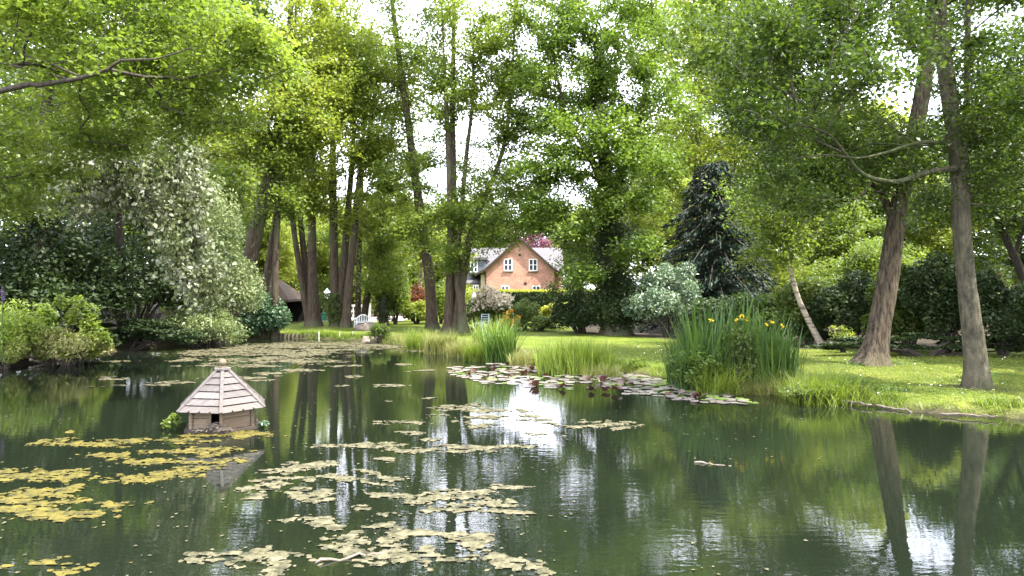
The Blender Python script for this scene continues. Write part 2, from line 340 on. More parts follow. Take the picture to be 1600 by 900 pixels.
# soil where the bank is bare and where the shrubs grow
soil = 1-sm((S+.02)/.3)
soil = np.maximum(soil, sm((-X-11.5+.0*Y)/2)*(Y > 5))
beds = [((10, 22.5), (40, 15), 2.2)]
bx, by = X, Y
edge = 21.5+.10*(X-8)                                  # back edge of the lawn on the right
soil = np.maximum(soil, sm((Y-np.where(X > 2.5, 21.6+np.clip(9-X, 0, 7)*1.35, 1e6))/1.2)*sm((X-2.5)/1)*sm((48-Y)/6))
for (tx_, ty_) in ((9.25, 17.6), (9.28, 13.6)): soil = np.maximum(soil, .75*sm((.75-np.hypot(X-tx_, Y-ty_))/.35))
at = me.attributes.new('soil', 'FLOAT', 'POINT'); at.data.foreach_set('value', soil.ravel().astype(np.float32))
tag(mobj('ground', me), kind='structure')

wv = [(-20, -4, 0), (16, -4, 0), (16, 32, 0), (-20, 32, 0)]
tag(mobj('pond_water', npmesh('pond_water', wv, [[0, 1, 2, 3]], M['water'])), kind='structure')

# ---------------------------------------------------------------- foliage tools
def leaf_arrays(c, length, rng, up=.9, aspect=.6, droop=0.0, dirs=None, spread=.35):
    """rhombic leaves at centres c"""
    n = len(c)
    nrm = rng.normal(size=(n, 3)); nrm[:, 2] = np.abs(nrm[:, 2])*.5+up; nrm /= np.linalg.norm(nrm, axis=1, keepdims=True)
    a = rng.normal(size=(n, 3)) if dirs is None else dirs+rng.normal(size=(n, 3))*spread
    a[:, 2] -= droop
    a -= (a*nrm).sum(1, keepdims=True)*nrm; a /= np.linalg.norm(a, axis=1, keepdims=True)+1e-9
    b = np.cross(nrm, a)
    L = length*rng.uniform(.45, 1.45, (n, 1)); Wd = L*aspect*.5
    v = np.empty((n, 4, 3))
    v[:, 0] = c-a*L*.5; v[:, 2] = c+a*L*.5
    v[:, 1] = c+b*Wd-a*L*.04+nrm*Wd*.25; v[:, 3] = c-b*Wd-a*L*.04+nrm*Wd*.25
    return v.reshape(-1, 3), np.arange(n*4).reshape(n, 4)
TRI = [0]
def leaf_obj(name, c, length, mat, rng, parent, rnd=None, **kw):
    v, f = leaf_arrays(c, length, rng, **kw)
    n = len(c); TRI[0] += 2*n
    if rnd is None: rnd = rng.uniform(0, 1, n)
    o = mobj(name, npmesh(name, v, f, mat, rnd=rnd), parent); return o

def catmull(pts, step=.5):
    pts = np.asarray(pts, float); out = []
    q = np.vstack([2*pts[0]-pts[1], pts, 2*pts[-1]-pts[-2]])
    for i in range(1, len(q)-2):
        p0, p1, p2, p3 = q[i-1], q[i], q[i+1], q[i+2]
        n = max(2, int(np.linalg.norm(p2[:3]-p1[:3])/step))
        for t in np.arange(n)/n:
            out.append(.5*((2*p1)+(-p0+p2)*t+(2*p0-5*p1+4*p2-p3)*t*t+(-p0+3*p1-3*p2+p3)*t**3))
    out.append(pts[-1]); return np.array(out)

def trunk_mesh(stems, rng, sides=16, flare=1.5):
    V, Fc = [], []; b = 0
    for st in stems:
        n = len(st); pos = st[:, :3]; rad = st[:, 3]
        tang = np.gradient(pos, axis=0); tang /= np.linalg.norm(tang, axis=1, keepdims=True)+1e-9
        ref = np.array([.97, .23, .05]); u = ref-(tang*ref).sum(1, keepdims=True)*tang; u /= np.linalg.norm(u, axis=1, keepdims=True)
        w = np.cross(tang, u); a = np.arange(sides)*2*np.pi/sides
        ph = rng.uniform(0, 6.3, 3)
        zz = pos[:, 2:3]
        fine = (.035*np.sin(13*a[None]+2.2*np.sin(zz*1.7+a[None]))+.03*np.sin(19*a[None]-1.8*np.sin(zz*1.1)+zz*.7)) if sides > 30 else 0
        lob = 1+fine+.05*np.sin(3*a[None]+ph[0]+pos[:, 2:3]*.8)+.04*np.sin(5*a[None]+ph[1]-pos[:, 2:3]*1.7)+rng.normal(0, .018, (n, sides))
        h = pos[:, 2]-pos[0, 2]
        fl = 1+(flare-1)*np.exp(-h/(.9*rad[0]+.05))[:, None]*(1+.35*np.sin(5*a[None]+ph[2]))
        rr = rad[:, None]*lob*(fl if st[0, 2] < 1.2 else 1)
        ring = pos[:, None]+rr[..., None]*(np.cos(a)[None, :, None]*u[:, None]+np.sin(a)[None, :, None]*w[:, None])
        V.append(ring.reshape(-1, 3)); k = np.arange(n-1)[:, None]*sides; j = np.arange(sides)[None]; j2 = (j+1) % sides
        Fc.append(np.stack([k+j, k+j2, k+sides+j2, k+sides+j], -1).reshape(-1, 4)+b); b += n*sides
    return np.vstack(V), np.vstack(Fc)

def grow(stems, targets, rng, lowz=0.3, seg=.55, sag=.15, up=.35):
    """attach twig targets to the nearest wood; returns nodes, parents, leafy flags"""
    pos = []; par = []; stemr = []; cost = []
    for st in stems:
        for i, s in enumerate(st):
            pos.append(s[:3]); par.append(-1); stemr.append(s[3]); cost.append(0)
    ns = len(pos)
    cap = ns+len(targets)*14+10
    A = np.zeros((cap, 3)); A[:ns] = pos; C = np.zeros(cap); ok = np.zeros(cap, bool)
    zmin = min(s[0, 2] for s in stems); zr = max(s[-1, 2] for s in stems)-zmin
    ok[:ns] = A[:ns, 2] > zmin+lowz*zr
    if not ok.any(): ok[:ns] = True
    par = list(par); n = ns
    cen = np.mean([s[len(s)//2, :3] for s in stems], axis=0)
    d0 = np.array([min(np.min(np.linalg.norm(s[:, :3]-t, axis=1)) for s in stems) for t in targets])
    for ti in np.argsort(d0):
        t = targets[ti]; d = A[:n]-t; dl = np.linalg.norm(d, axis=1)
        c = dl+.28*C[:n]+np.maximum(0, d[:, 2]+.25*dl)*.9; c[~ok[:n]] = 1e9
        k = int(np.argmin(c)); L = dl[k]
        if L < .15: continue
        m = max(1, min(13, int(L/seg))); p0 = A[k]
        mid = (p0+t)/2+np.array([0, 0, up*L*.5])+rng.normal(size=3)*L*.07
        prev = k
        for q in range(1, m+1):
            f = q/m; pt = (1-f)**2*p0+2*f*(1-f)*mid+f*f*t
            if q < m: pt = pt+rng.normal(size=3)*.07*min(L, 1.5)
            A[n] = pt; par.append(prev); C[n] = C[prev]+L/m; ok[n] = True; prev = n; n += 1
    par = np.array(par); cnt = np.zeros(n)
    has = np.zeros(n, bool)
    for i in range(n-1, ns-1, -1):
        if not has[i]: cnt[i] = 1
        if par[i] >= ns: has[par[i]] = True; cnt[par[i]] += cnt[i]
    return A[:n], par, cnt, ns, np.array(stemr)

def branch_mesh(A, par, cnt, ns, stemr, r0=.011, pw=.5, rcap=.6):
    n = len(A)
    E = np.arange(ns, n)
    if not len(E): return None
    r = r0*np.maximum(cnt, 1)**pw
    pr = r.copy(); pr[:ns] = stemr
    rc = r[E]; rp = np.minimum(pr[par[E]], rc*1.18)
    # main child of every node gets the node radius, the rest start thin
    best = {}
    for i in E:
        p = par[i]
        if p >= ns and (p not in best or cnt[i] > cnt[best[p]]): best[p] = i
    ism = np.array([par[i] < ns or best[par[i]] == i for i in E])
    stem_child = par[E] < ns
    rp = np.where(stem_child, np.minimum(stemr[np.clip(par[E], 0, ns-1)]*.8, rc*1.7), np.where(ism, r[par[E]], rc*1.1))
    ed = A[E]-A[par[E]]; ed /= np.linalg.norm(ed, axis=1, keepdims=True)+1e-9
    tan = np.zeros((n, 3)); tan[E] = ed
    for p, i in best.items():
        t = tan[p]+ed[i-ns]; tan[p] = t/(np.linalg.norm(t)+1e-9)
    def frame(t):
        ref = np.tile(np.array([.35, .2, .91]), (len(t), 1)); hz = np.abs((t*ref).sum(1)) > .96; ref[hz] = (.9, .3, .1)
        u = np.cross(t, ref); u /= np.linalg.norm(u, axis=1, keepdims=True)+1e-9; return u, np.cross(t, u)
    V, Fc = [], []; b = 0
    for sel, sd in ((rc > .035, 9), (rc <= .035, 4)):
        if not sel.any(): continue
        e = E[sel]; ts = np.where((ism & ~stem_child)[sel][:, None], tan[par[e]], ed[sel]); te = tan[e]
        a = np.arange(sd)*2*np.pi/sd
        def ring(c, t, rr):
            u, w = frame(t); return c[:, None]+rr[:, None, None]*(np.cos(a)[None, :, None]*u[:, None]+np.sin(a)[None, :, None]*w[:, None])
        r1 = ring(A[par[e]], ts, rp[sel]); r2 = ring(A[e], te, rc[sel])
        V.append(np.concatenate([r1, r2], 1).reshape(-1, 3)); k = np.arange(len(e))[:, None]*2*sd; j = np.arange(sd)[None]; j2 = (j+1) % sd
        Fc.append(np.stack([k+j, k+j2, k+sd+j2, k+sd+j], -1).reshape(-1, 4)+b); b += len(e)*2*sd
    return np.vstack(V), np.vstack(Fc)

def blob_pts(blobs, rng):
    """blobs: (centre, (rx, ry, rz), count); biased towards the outside"""
    out = []
    for c, r, k in blobs:
        v = rng.normal(size=(k, 3)); v /= np.linalg.norm(v, axis=1, keepdims=True)
        rad = rng.uniform(.15, 1, (k, 1))**.5
        out.append(np.asarray(c)+v*rad*np.asarray(r))
    return np.vstack(out)

def sprays(A, par, cnt, ns, n_leaf, rng, sig=(.38, .38, .16), maxcnt=3):
    """leaf centres around the outer twigs, in flattish sprays"""
    tips = np.where((cnt > 0) & (cnt <= maxcnt))[0]; tips = tips[tips >= ns]
    per = max(1, n_leaf//len(tips))
    k = rng.poisson(per, len(tips)); k = np.maximum(k, 1)
    ci = np.repeat(tips, k); cr = np.repeat(rng.uniform(0, 1, len(tips)), k)
    sc = np.repeat(rng.uniform(.55, 1.35, len(tips)), k)[:, None]
    # each spray tilts its own way
    tl = np.repeat(rng.normal(0, .35, (len(tips), 2)), k, axis=0)
    g = rng.normal(size=(len(ci), 3))*np.asarray(sig)*sc
    g[:, 2] += g[:, 0]*tl[:, 0]+g[:, 1]*tl[:, 1]
    f = rng.uniform(0, 1, (len(ci), 1))
    base = A[ci]*(1-f)+A[par[ci]]*f
    return base+g, .55*cr+.45*rng.uniform(0, 1, len(ci))

def stem(px_pts):
    """(px, py, d, width px) photograph points -> world polyline with radius"""
    out = []
    for (px, py, d, w) in px_pts:
        p = P(px, py, d); out.append([*p, w*.43*d/F/math.sqrt(1+((px-800)/F)**2)])
    return out
def onground(st):
    st = [list(s) for s in st]; x, y = st[0][0], st[0][1]; st[0][2] = TZ(x, y)-.06; return st

def tree(name, label, stems, blobs, mat, bark, seed, n_leaf=26000, ls=.17, cat='tree', group=None, lowz=.3, sig=(.38, .38, .16),
         r0=.011, pw=.5, up=.35, flare=1.5, leafkw=None, ivy=None, sides=16, ground=True):
    """blobs: (px, py, d, rx m, ry m, rz m, count)"""
    rng = rngof(seed); base = None
    ST = []
    for st in stems:
        w = stem(st) if isinstance(st[0], tuple) else [list(q) for q in st]
        if ground and not ST: w = onground(w)
        elif ground and w[0][2] < .9: w = onground(w)
        ST.append(catmull(w, .18 if sides > 30 else .45))
    bx, by, bz = ST[0][0, :3]; bz = bz+.06
    off = np.array([bx, by, bz])
    root = empty(name, off, label, cat, group)
    tv, tf = trunk_mesh(ST, rng, sides, flare)
    T = blob_pts([(P(b[0], b[1], b[2]), b[3:6], b[6]) for b in blobs], rng)
    T = T[T[:, 2] > .7]
    A, par, cnt, ns, sr = grow(ST, T, rng, lowz, up=up)
    bm = branch_mesh(A, par, cnt, ns, sr, r0, pw)
    mobj('trunk', npmesh('trunk', np.vstack([tv, bm[0]])-off, np.vstack([tf, bm[1]+len(tv)]), bark, smooth=True), root)
    c, rd = sprays(A, par, cnt, ns, int(n_leaf*1.1), rng, sig)
    leaf_obj('crown', c-off, ls*.92, mat, rng, root, rnd=rd, **(leafkw or {}))
    if ivy:
        for si, z0, z1, thick, cntv, im in ivy:
            st = ST[si]; sel = np.where((st[:, 2] >= z0) & (st[:, 2] <= z1))[0]
            k = rng.choice(sel, cntv); a = rng.uniform(0, 6.3, cntv); rr = st[k, 3]+np.abs(rng.normal(0, thick, cntv))*(.6+.4*np.sin(st[k, 2]*3+a))
            cc = st[k, :3]+np.stack([np.cos(a)*rr, np.sin(a)*rr, rng.uniform(-.25, .25, cntv)], -1)
            leaf_obj('ivy', cc-off, .13, im, rng, root, up=.1)
    return root

def shrub_leaves(w, dp, h, n, rng, lumps=26, sigk=.2, floor=.0):
    """points of a lumpy bush with a base centre at the origin"""
    v = rng.normal(size=(lumps, 3)); v[:, 2] = np.abs(v[:, 2])*.9-.15; v /= np.linalg.norm(v, axis=1, keepdims=True)
    rad = rng.uniform(.45, .9, (lumps, 1)); c = v*rad*np.array([w/2, dp/2, h*.62]); c[:, 2] += h*.36
    k = rng.integers(0, lumps, n); g = rng.normal(size=(n, 3)); g /= np.linalg.norm(g, axis=1, keepdims=True); g *= rng.uniform(.2, 1, (n, 1))**.4
    s = rng.uniform(.7, 1.4, lumps)[k][:, None]*sigk*np.array([w, dp, h*1.0])
    p = c[k]+g*s
    k2 = .97/(np.percentile(p[:, 2], 98.5)/h); p[:, 2] *= k2; c = c*np.array([1, 1, k2])
    kx = .5/(np.percentile(np.abs(p[:, 0]), 97.5)/w); p[:, 0] *= kx; c = c*np.array([kx, 1, 1])
    p[:, 2] = np.where(p[:, 2] < floor, floor+rng.uniform(0, .3*h, n), p[:, 2])
    return p, .55*rng.uniform(0, 1, lumps)[k]+.45*rng.uniform(0, 1, n), c

def shrub(name, label, px, pyb, wpx, hpx, mat, seed, n=9000, ls=.12, d=None, dp=None, cat='shrub', group=None, stems=True,
          leafkw=None, flowers=None, z=None, lumps=26, sigk=.2, floor=.02):
    if d is None: d = dist_of(pyb)
    w = wpx*d/F; h = hpx*d/F; x = (px-800)/F*d
    z = TZ(x, d) if z is None else z
    root = empty(name, (x, d, z), label, cat, group); rng = rngof(seed)
    p, rd, lc = shrub_leaves(w, dp or w*.8, h, n, rng, lumps, sigk, floor)
    leaf_obj('foliage', p, ls, mat, rng, root, rnd=rd, **(leafkw or {}))
    if stems:
        mb = MB()
        for i in range(min(12, lumps)):
            e = lc[i]; mb.tube([(e[0]*.1, e[1]*.1, -.05), (e[0]*.4, e[1]*.4, e[2]*.5), tuple(e)], [.03+.008*w, .02+.004*w, .008], 5)
        mb.build('stems', M['bark_dark'], root)
    if flowers:
        fm, fn, fs, fname = flowers
        q = p[rng.choice(len(p), fn*4)]; q = q[np.argsort(-(q[:, 2]*1.2-q[:, 1]*.6+rng.normal(0, .15*h, len(q))))][:fn]
        # each flower head is a small dome of petals
        kk = 9; cc = np.repeat(q, kk, axis=0)+rng.normal(size=(fn*kk, 3))*fs*.4+np.array([0, -.03, .05])
        leaf_obj(fname, cc, fs*.8, fm, rng, root, up=.3)
    return root

def blades(n, x, y, z, h, w, rng, lean=.25, curl=.35, seg=3):
    """tapering, bending blades as quads"""
    a = rng.uniform(0, 6.283, n); d = np.stack([np.cos(a), np.sin(a), np.zeros(n)], -1); s = np.stack([-np.sin(a), np.cos(a), np.zeros(n)], -1)
    b = np.stack([x, y, z], -1); V = []; hh = h[:, None]; le = (rng.uniform(.2, 1, n)*lean)[:, None]; cu = (rng.uniform(.1, 1, n)*curl)[:, None]
    for i in range(seg+1):
        t = i/seg; c = b+d*hh*(le*t+cu*t*t)+np.array([0, 0, 1])*hh*(t-.35*cu*t**3)
        ww = (w*(1-.92*t**1.5))[:, None]*.5
        V += [c-s*ww, c+s*ww]
    V = np.stack(V, 1); k = V.shape[1]; f = []
    o = np.arange(n)[:, None]*k
    for i in range(seg): f.append(np.concatenate([o+2*i, o+2*i+1, o+2*i+3, o+2*i+2], 1))
    Fc = np.stack(f, 1).reshape(-1, 4); return V.reshape(-1, 3), Fc, np.repeat(rng.uniform(0, 1, n), seg)

def grass_clump(name, label, px, pyb, wpx, hpx, mat, seed, n=1500, d=None, dp=None, bw=.018, lean=.3, curl=.5, group=None, cat='grass clump', z=None):
    if d is None: d = dist_of(pyb, .1)
    w = wpx*d/F; h = hpx*d/F; x = (px-800)/F*d; rng = rngof(seed)
    z = max(TZ(x, d), .0) if z is None else z
    root = empty(name, (x, d, z), label, cat, group)
    gx = rng.normal(0, w*.27, n); gx = np.clip(gx, -w*.52, w*.52); gy = rng.normal(0, (dp or w*.35)*.3, n)
    gz = np.maximum(terrain(gx+x, gy+d), -.05)-z-.03
    v, f, r = blades(n, gx, gy, gz, h*rng.uniform(.45, 1.1, n), bw*rng.uniform(.6, 1.4, n), rng, lean, curl)
    o = mobj('blades', npmesh('blades', v, f, mat, rnd=r), root); tag(o, kind='stuff'); TRI[0] += 2*len(f)
    return root

# ================================================================ BUILDINGS
def window(parent, x, z, w, h, y, split=(2, 2), sill=True, M_frame=None):
    """a framed window standing 3 cm proud of the wall at local y; panes are sub-parts"""
    mb = MB(); t = .09; fy0, fy1 = y-.06, y+.02
    mb.box(x-w/2, x+w/2, fy0, fy1, z+h/2-t, z+h/2); mb.box(x-w/2, x+w/2, fy0, fy1, z-h/2, z-h/2+t)
    mb.box(x-w/2, x-w/2+t, fy0, fy1, z-h/2+t, z+h/2-t); mb.box(x+w/2-t, x+w/2, fy0, fy1, z-h/2+t, z+h/2-t)
    mb.box(x-.05, x+.05, fy0+.01, fy1, z-h/2+t, z+h/2-t); mb.box(x-w/2+t, x-.05, fy0+.015, fy1, z-.03, z+.03); mb.box(x+.05, x+w/2-t, fy0+.015, fy1, z-.03, z+.03)
    f = mb.build('window', M['white'], parent)
    for sx in (-1, 1):
        for sz in (-1, 1):
            x0, x1 = (x-w/2+t, x-.05) if sx < 0 else (x+.05, x+w/2-t); z0, z1 = (z-h/2+t, z-.03) if sz < 0 else (z+.03, z+h/2-t)
            MB().box(x0, x1, y-.02, y-.01, z0, z1).build('pane', M['glass'], f)
    if sill: MB().box(x-w/2-.08, x+w/2+.08, y-.12, y, z-h/2-.09, z-h/2).build('sill', M['stone'], f)

hd = 65; hx = (812-800)/F*hd; hz = .25
house = empty('brick_house', (hx, hd, hz), 'orange brick house with a steep gable and four white windows, beyond the clipped hedge', 'house')
EV, AP, HW = 3.75, 6.75, 3.3
MB().prism([(-HW, 0, -.3), (HW, 0, -.3), (HW, 0, EV), (0, 0, AP-.12), (-HW, 0, EV)], (0, 8, 0)).build('gable_wall', M['brick'], house)
for s in (-1, 1):
    MB().prism([(s*-.0, -.35, AP+.02), (s*(HW+.05), -.35, EV+.02), (s*(HW+.95), -.35, EV-.42), (s*(HW+.95), -.35, EV-.62), (s*(HW+.02), -.35, EV-.16), (0, -.35, AP-.2)][::s], (0, 8, 0)).build('gable_roof', M['tile'], house)
    MB().prism([(s*.02, -.41, AP-.02), (s*(HW+.05), -.41, EV-.02), (s*(HW+.9), -.41, EV-.44), (s*(HW+.9), -.41, EV-.6), (s*(HW), -.41, EV-.2), (s*.02, -.41, AP-.22)][::s], (0, .055, 0)).build('bargeboard', M['timber_dark'], house)
for (x, z, w, h) in ((-1.1, 4.15, .82, 1.15), (1.28, 4.15, .82, 1.15), (-1.38, 1.65, .8, 1.05), (1.58, 1.65, .8, 1.05)): window(house, x, z, w, h, 0)
MB().box(.0-.12, .0+.12, -.03, .02, 5.0, 5.2).build('vent', M['iron'], house)
MB().box(.42, .66, -.03, .02, 2.28, 2.5).build('vent', M['iron'], house)
MB().tube([(-HW+.08, -.08, 0), (-HW+.08, -.08, EV-.3)], .05, 6).build('drainpipe', M['iron'], house)
MB().box(-4.9, 4.4, 6.0, 13, -.3, 3.6).build('main_range_wall', M['brick'], house)
MB().prism([(-5.2, 5.5, 3.45), (-5.2, 9.5, 6.35), (-5.2, 13.4, 3.45)], (9.9, 0, 0)).build('main_range_roof', M['tile'], house)
MB().box(-HW-.42, -HW-.003, .35, 6, -.3, EV-.5).build('side_wall', M['render'], house)
window(house, -HW-.9, 1.7, .55, 1.1, .33, sill=False)
# dormer with slate cheeks on the left
dm = MB().box(-HW-1.7, -HW-.1, 2.6, 6.5, 3.35, 4.75).build('dormer', M['slate'], house)
MB().box(-HW-1.85, -HW+.1, 2.4, 7.2, 4.75, 4.95).build('dormer_roof', M['tile'], dm)
window(house, -HW-1.2, 4.0, .75, 1.0, 2.6, sill=False)
# lean-to on the left
MB().box(-5.4, -HW-.45, 1.6, 6, -.3, 2.45).build('extension_wall', M['brick'], house)
MB().prism([(-5.7, 1.2, 2.45), (-5.7, 6.0, 3.3), (-5.7, 6.0, 3.1), (-5.7, 1.2, 2.3)], (2.0, 0, 0)).build('extension_roof', M['tile'], house)
MB().box(-5.0, -4.0, 1.5, 1.6, 0, 1.1).build('extension_window', M['white'], house)

# pinkish tiled cottage far left, between the trunks
cx = (392-800)/F*70
cot = empty('tiled_cottage', (cx, 70, .25), 'distant cottage with a pinkish tiled roof and white bargeboard, left of the leaning trunks', 'house')
MB().box(-2.6, 2.6, 0, 6, -.3, 2.3).build('wall', M['render'], cot)
MB().prism([(-2.9, -.3, 2.1), (0, -.3, 4.1), (1.2, -.3, 4.1), (3.6, -.3, 2.1)], (0, 6.6, 0)).build('roof', M['tile_red'], cot)
MB().bar((1.15, -.38, 4.1), (3.6, -.38, 2.1), .1, .22).build('bargeboard', M['white'], cot)

# open-fronted dark timber shed
sd = 39; sx = (405-800)/F*sd
shed = empty('timber_shed', (sx, sd, TZ(sx, sd)), 'open fronted black timber shed with a low brown hipped roof, behind the leaning trunks', 'shed')
ez, rz_ = 1.35, 2.75
MB().prism([(-2.6, -1.9, ez), (2.3, -1.9, ez), (2.3, -1.9, ez+.1), (.75, 0, rz_), (-.9, 0, rz_), (-2.6, -1.9, ez+.1)], (0, .001, 0))
rf = MB(); a = [(-2.6, -1.9), (2.3, -1.9), (2.3, 1.9), (-2.6, 1.9)]
for i in range(4):
    p, q = a[i], a[(i+1) % 4]
    tops = [(-.9, 0, rz_), (.75, 0, rz_)]
    if i == 0: rf.poly([(*p, ez), (*q, ez), tops[1], tops[0]])
    elif i == 1: rf.poly([(*p, ez), (*q, ez), tops[1]])
    elif i == 2: rf.poly([(*p, ez), (*q, ez), tops[0], tops[1]])
    else: rf.poly([(*p, ez), (*q, ez), tops[0]])
rf.box(-2.62, 2.32, -1.92, 1.92, ez-.12, ez-.004); rf.build('roof', M['thatch'], shed)
for px_ in (-2.3, -.6, .9, 2.05): MB().box(px_-.07, px_+.07, -1.75, -1.6, -.1, ez-.125).build('post', M['timber_dark'], shed)
for px_ in (.95, 2.0): MB().bar((px_, -1.68, ez-.15), (px_+(.45 if px_ < 1.5 else -.45), -1.68, ez-.5), .07).build('brace', M['timber_dark'], shed)
MB().box(-2.35, 2.1, 1.55, 1.65, -.1, ez-.125).build('back_wall', M['black'], shed)  # near-black wall: the shade under the roof is put into its colour
MB().box(.98, 1.97, -1.72, -1.66, .55, .62).build('rail', M['timber_dark'], shed)

# hedge in front of the house
hg_d = 50; x0, x1 = (742-800)/F*hg_d, (880-800)/F*hg_d
hedge = empty('clipped_hedge', ((x0+x1)/2, hg_d, .22), 'long clipped green hedge with a yellow sunlit top, in front of the brick house', 'hedge')
rng = rngof(11); n = 26000; L = x1-x0; hh = 1.68
c = np.stack([rng.uniform(-L/2, L/2, n), rng.uniform(-.7, .7, n), rng.uniform(0, hh, n)], -1)
side = rng.uniform(0, 1, n) < .6; c[side, 1] = -.7+rng.normal(0, .05, side.sum())
c[:, 2] += .04*np.sin(c[:, 0]*2.1)
leaf_obj('foliage', c, .11, M['leaf_dark'], rng, hedge, up=.0)
n = 9000; c = np.stack([rng.uniform(-L/2-.1, L/2+.1, n), rng.uniform(-.78, .75, n), hh+np.abs(rng.normal(0, .07, n))+.0*rng.uniform(0, 1, n)], -1)
leaf_obj('sunlit_top_leaves', c, .11, M['leaf_gold'], rng, hedge, up=.3)  # golden leaf layer: sunlight on the hedge top put into the colour
MB().box(-L/2+.2, L/2-.2, -.5, .5, 0, hh-.15).build('inner_twigs', M['bark_dark'], hedge)

# drive, lamp post, box, fence, bench
dd = [P(440, 0, 41.5), P(600, 0, 41.5), P(610, 0, 52), P(430, 0, 52)]
NX, NY = 24, 14; gv = []
for j in range(NY+1):
    for i in range(NX+1):
        yy = 40.5+11*j/NY+.25*math.sin(i*.6); xx = (-14.2+7.6*i/NX)+.0; gv.append((xx, yy, TZ(xx, yy)+.02))
gf = [[j*(NX+1)+i, j*(NX+1)+i+1, (j+1)*(NX+1)+i+1, (j+1)*(NX+1)+i] for j in range(NY) for i in range(NX)]
tag(mobj('driveway', npmesh('driveway', gv, gf, M['drive'])), kind='structure')

lx = (511-800)/F*44; lz = TZ(lx, 44)
lp = empty('lamp_post', (lx, 44, lz), 'slim black garden lamp post with a pale lantern, beside the drive', 'lamp post')
top = 2.2-14/F*44-lz+.35
MB().tube([(0, 0, -.1), (0, 0, .3), (0, 0, .32), (0, 0, top-.45)], [.08, .08, .035, .03], 8).build('post', M['iron'], lp)
MB().tube([(0, 0, top-.45), (0, 0, top-.05)], [.12, .2], 6).build('lantern', M['lampglass'], lp)
MB().tube([(0, 0, top-.05), (0, 0, top+.12), (0, 0, top+.22)], [.26, .08, .02], 6).build('lantern_cap', M['blue_metal'], lp)

gx = (507-800)/F*41; g = empty('green_bin', (gx, 41, TZ(gx, 41)), 'small square green garden bin on the drive between the trunks', 'bin')
MB().box(-.17, .17, -.17, .17, -.02, .42).build('bin_body', M['green_paint'], g); MB().box(-.19, .19, -.19, .19, .423, .47).build('bin_lid', M['green_paint'], g)
gx = (516.5-800)/F*41; g = empty('flower_pot', (gx, 41, TZ(gx, 41)), 'white rimmed plant pot standing right of the green bin', 'plant pot')
MB().tube([(0, 0, 0), (0, 0, .3), (0, 0, .301), (0, 0, .36)], [.09, .13, .16, .16], 10).build('pot', M['white'], g)

fx0, fx1, fd = (543-800)/F*43, (578-800)/F*43, 43
fn = empty('white_balustrade', ((fx0+fx1)/2, fd, TZ((fx0+fx1)/2, fd)), 'low white painted balustrade across the back of the lawn, behind the bench', 'fence')
Lf = fx1-fx0
MB().box(-Lf/2, Lf/2, -.05, .05, .82, .95).build('top_rail', M['white'], fn); MB().box(-Lf/2, Lf/2, -.04, .04, .2, .3).build('bottom_rail', M['white'], fn)
bal = npmesh('baluster', MB().tube([(0, 0, .3), (0, 0, .5), (0, 0, .7), (0, 0, .82)], [.03, .06, .03, .03], 6).v, MB().tube([(0, 0, .3), (0, 0, .5), (0, 0, .7), (0, 0, .82)], [.03, .06, .03, .03], 6).f, M['white'])
for i in range(10): mobj('baluster', bal, fn, (-Lf/2+.08+i*(Lf-.16)/9, 0, 0))
for s in (-1, 0, 1): MB().box(s*Lf/2-.06, s*Lf/2+.06, -.07, .07, -.05, 1.02).build('post', M['white'], fn)

bd = 33; bx_ = (569-800)/F*bd
b = empty('garden_bench', (bx_, bd, TZ(bx_, bd)), 'white ornamental garden bench with an arched back, on the lawn by the far bank', 'bench', rz=R(28)); b.scale = (.7, .7, .72)
for x in (-.6, .6):
    for y in (-.22, .22): MB().box(x-.03, x+.03, y-.03, y+.03, -.03, .42 if y > 0 else .62).build('leg', M['white'], b)
for i in range(5): MB().box(-.6, .6, -.23+i*.095, -.155+i*.095, .40, .425).build('seat_slat', M['white'], b)
for x in (-.6, .6): MB().box(x-.04, x+.04, -.26, .24, .62, .66).build('armrest', M['white'], b)
for x in (-.6, .6): MB().box(x-.03, x+.03, .25, .31, -.03, .72).build('back_post', M['white'], b)
MB().tube([(-.6, .28, .70), (-.42, .28, .72), (-.3, .28, .82), (-.12, .28, .93), (.12, .28, .93), (.3, .28, .82), (.42, .28, .72), (.6, .28, .70)], .03, 6).build('back_rail', M['white'], b)
MB().box(-.57, .57, .26, .3, .47, .51).build('lower_rail', M['white'], b)
for i in range(9):
    x = -.48+i*.12; MB().box(x-.018, x+.018, .27, .29, .512, .70+(.2 if abs(x) < .2 else .1 if abs(x) < .34 else 0)).build('back_slat', M['white'], b)

cx_ = (752-800)/F*30; cz = TZ(cx_, 30)
ch = empty('garden_chair', (cx_, 30, cz), 'grey blue metal garden chair half hidden in the border by the tree clump', 'chair', rz=R(-35))
for x in (-.2, .2):
    MB().bar((x, -.18, 0), (x, -.16, .42), .03).build('leg', M['blue_metal'], ch); MB().bar((x, .2, 0), (x, .3, .85), .03).build('leg', M['blue_metal'], ch)
MB().box(-.22, .22, -.2, .2, .42, .45).build('seat', M['blue_metal'], ch)
for i in range(4): MB().bar((-.2, .24+.02*i, .52+i*.1), (.2, .24+.02*i, .52+i*.1), .06, .02).build('back_slat', M['blue_metal'], ch)

sx_ = (741-800)/F*48
st_ = empty('white_statue', (sx_, 48, TZ(sx_, 48)), 'narrow white statue standing by the left end of the clipped hedge', 'statue')
MB().box(-.16, .16, -.16, .16, -.05, .7).build('plinth', M['white'], st_)
MB().tube([(0, 0, .703), (.01, 0, 1.0), (-.02, 0, 1.3), (.0, 0, 1.5), (0, 0, 1.56), (0, 0, 1.64), (0, 0, 1.74)], [.15, .12, .17, .12, .05, .085, .03], 10).build('figure', M['white'], st_, smooth=True)

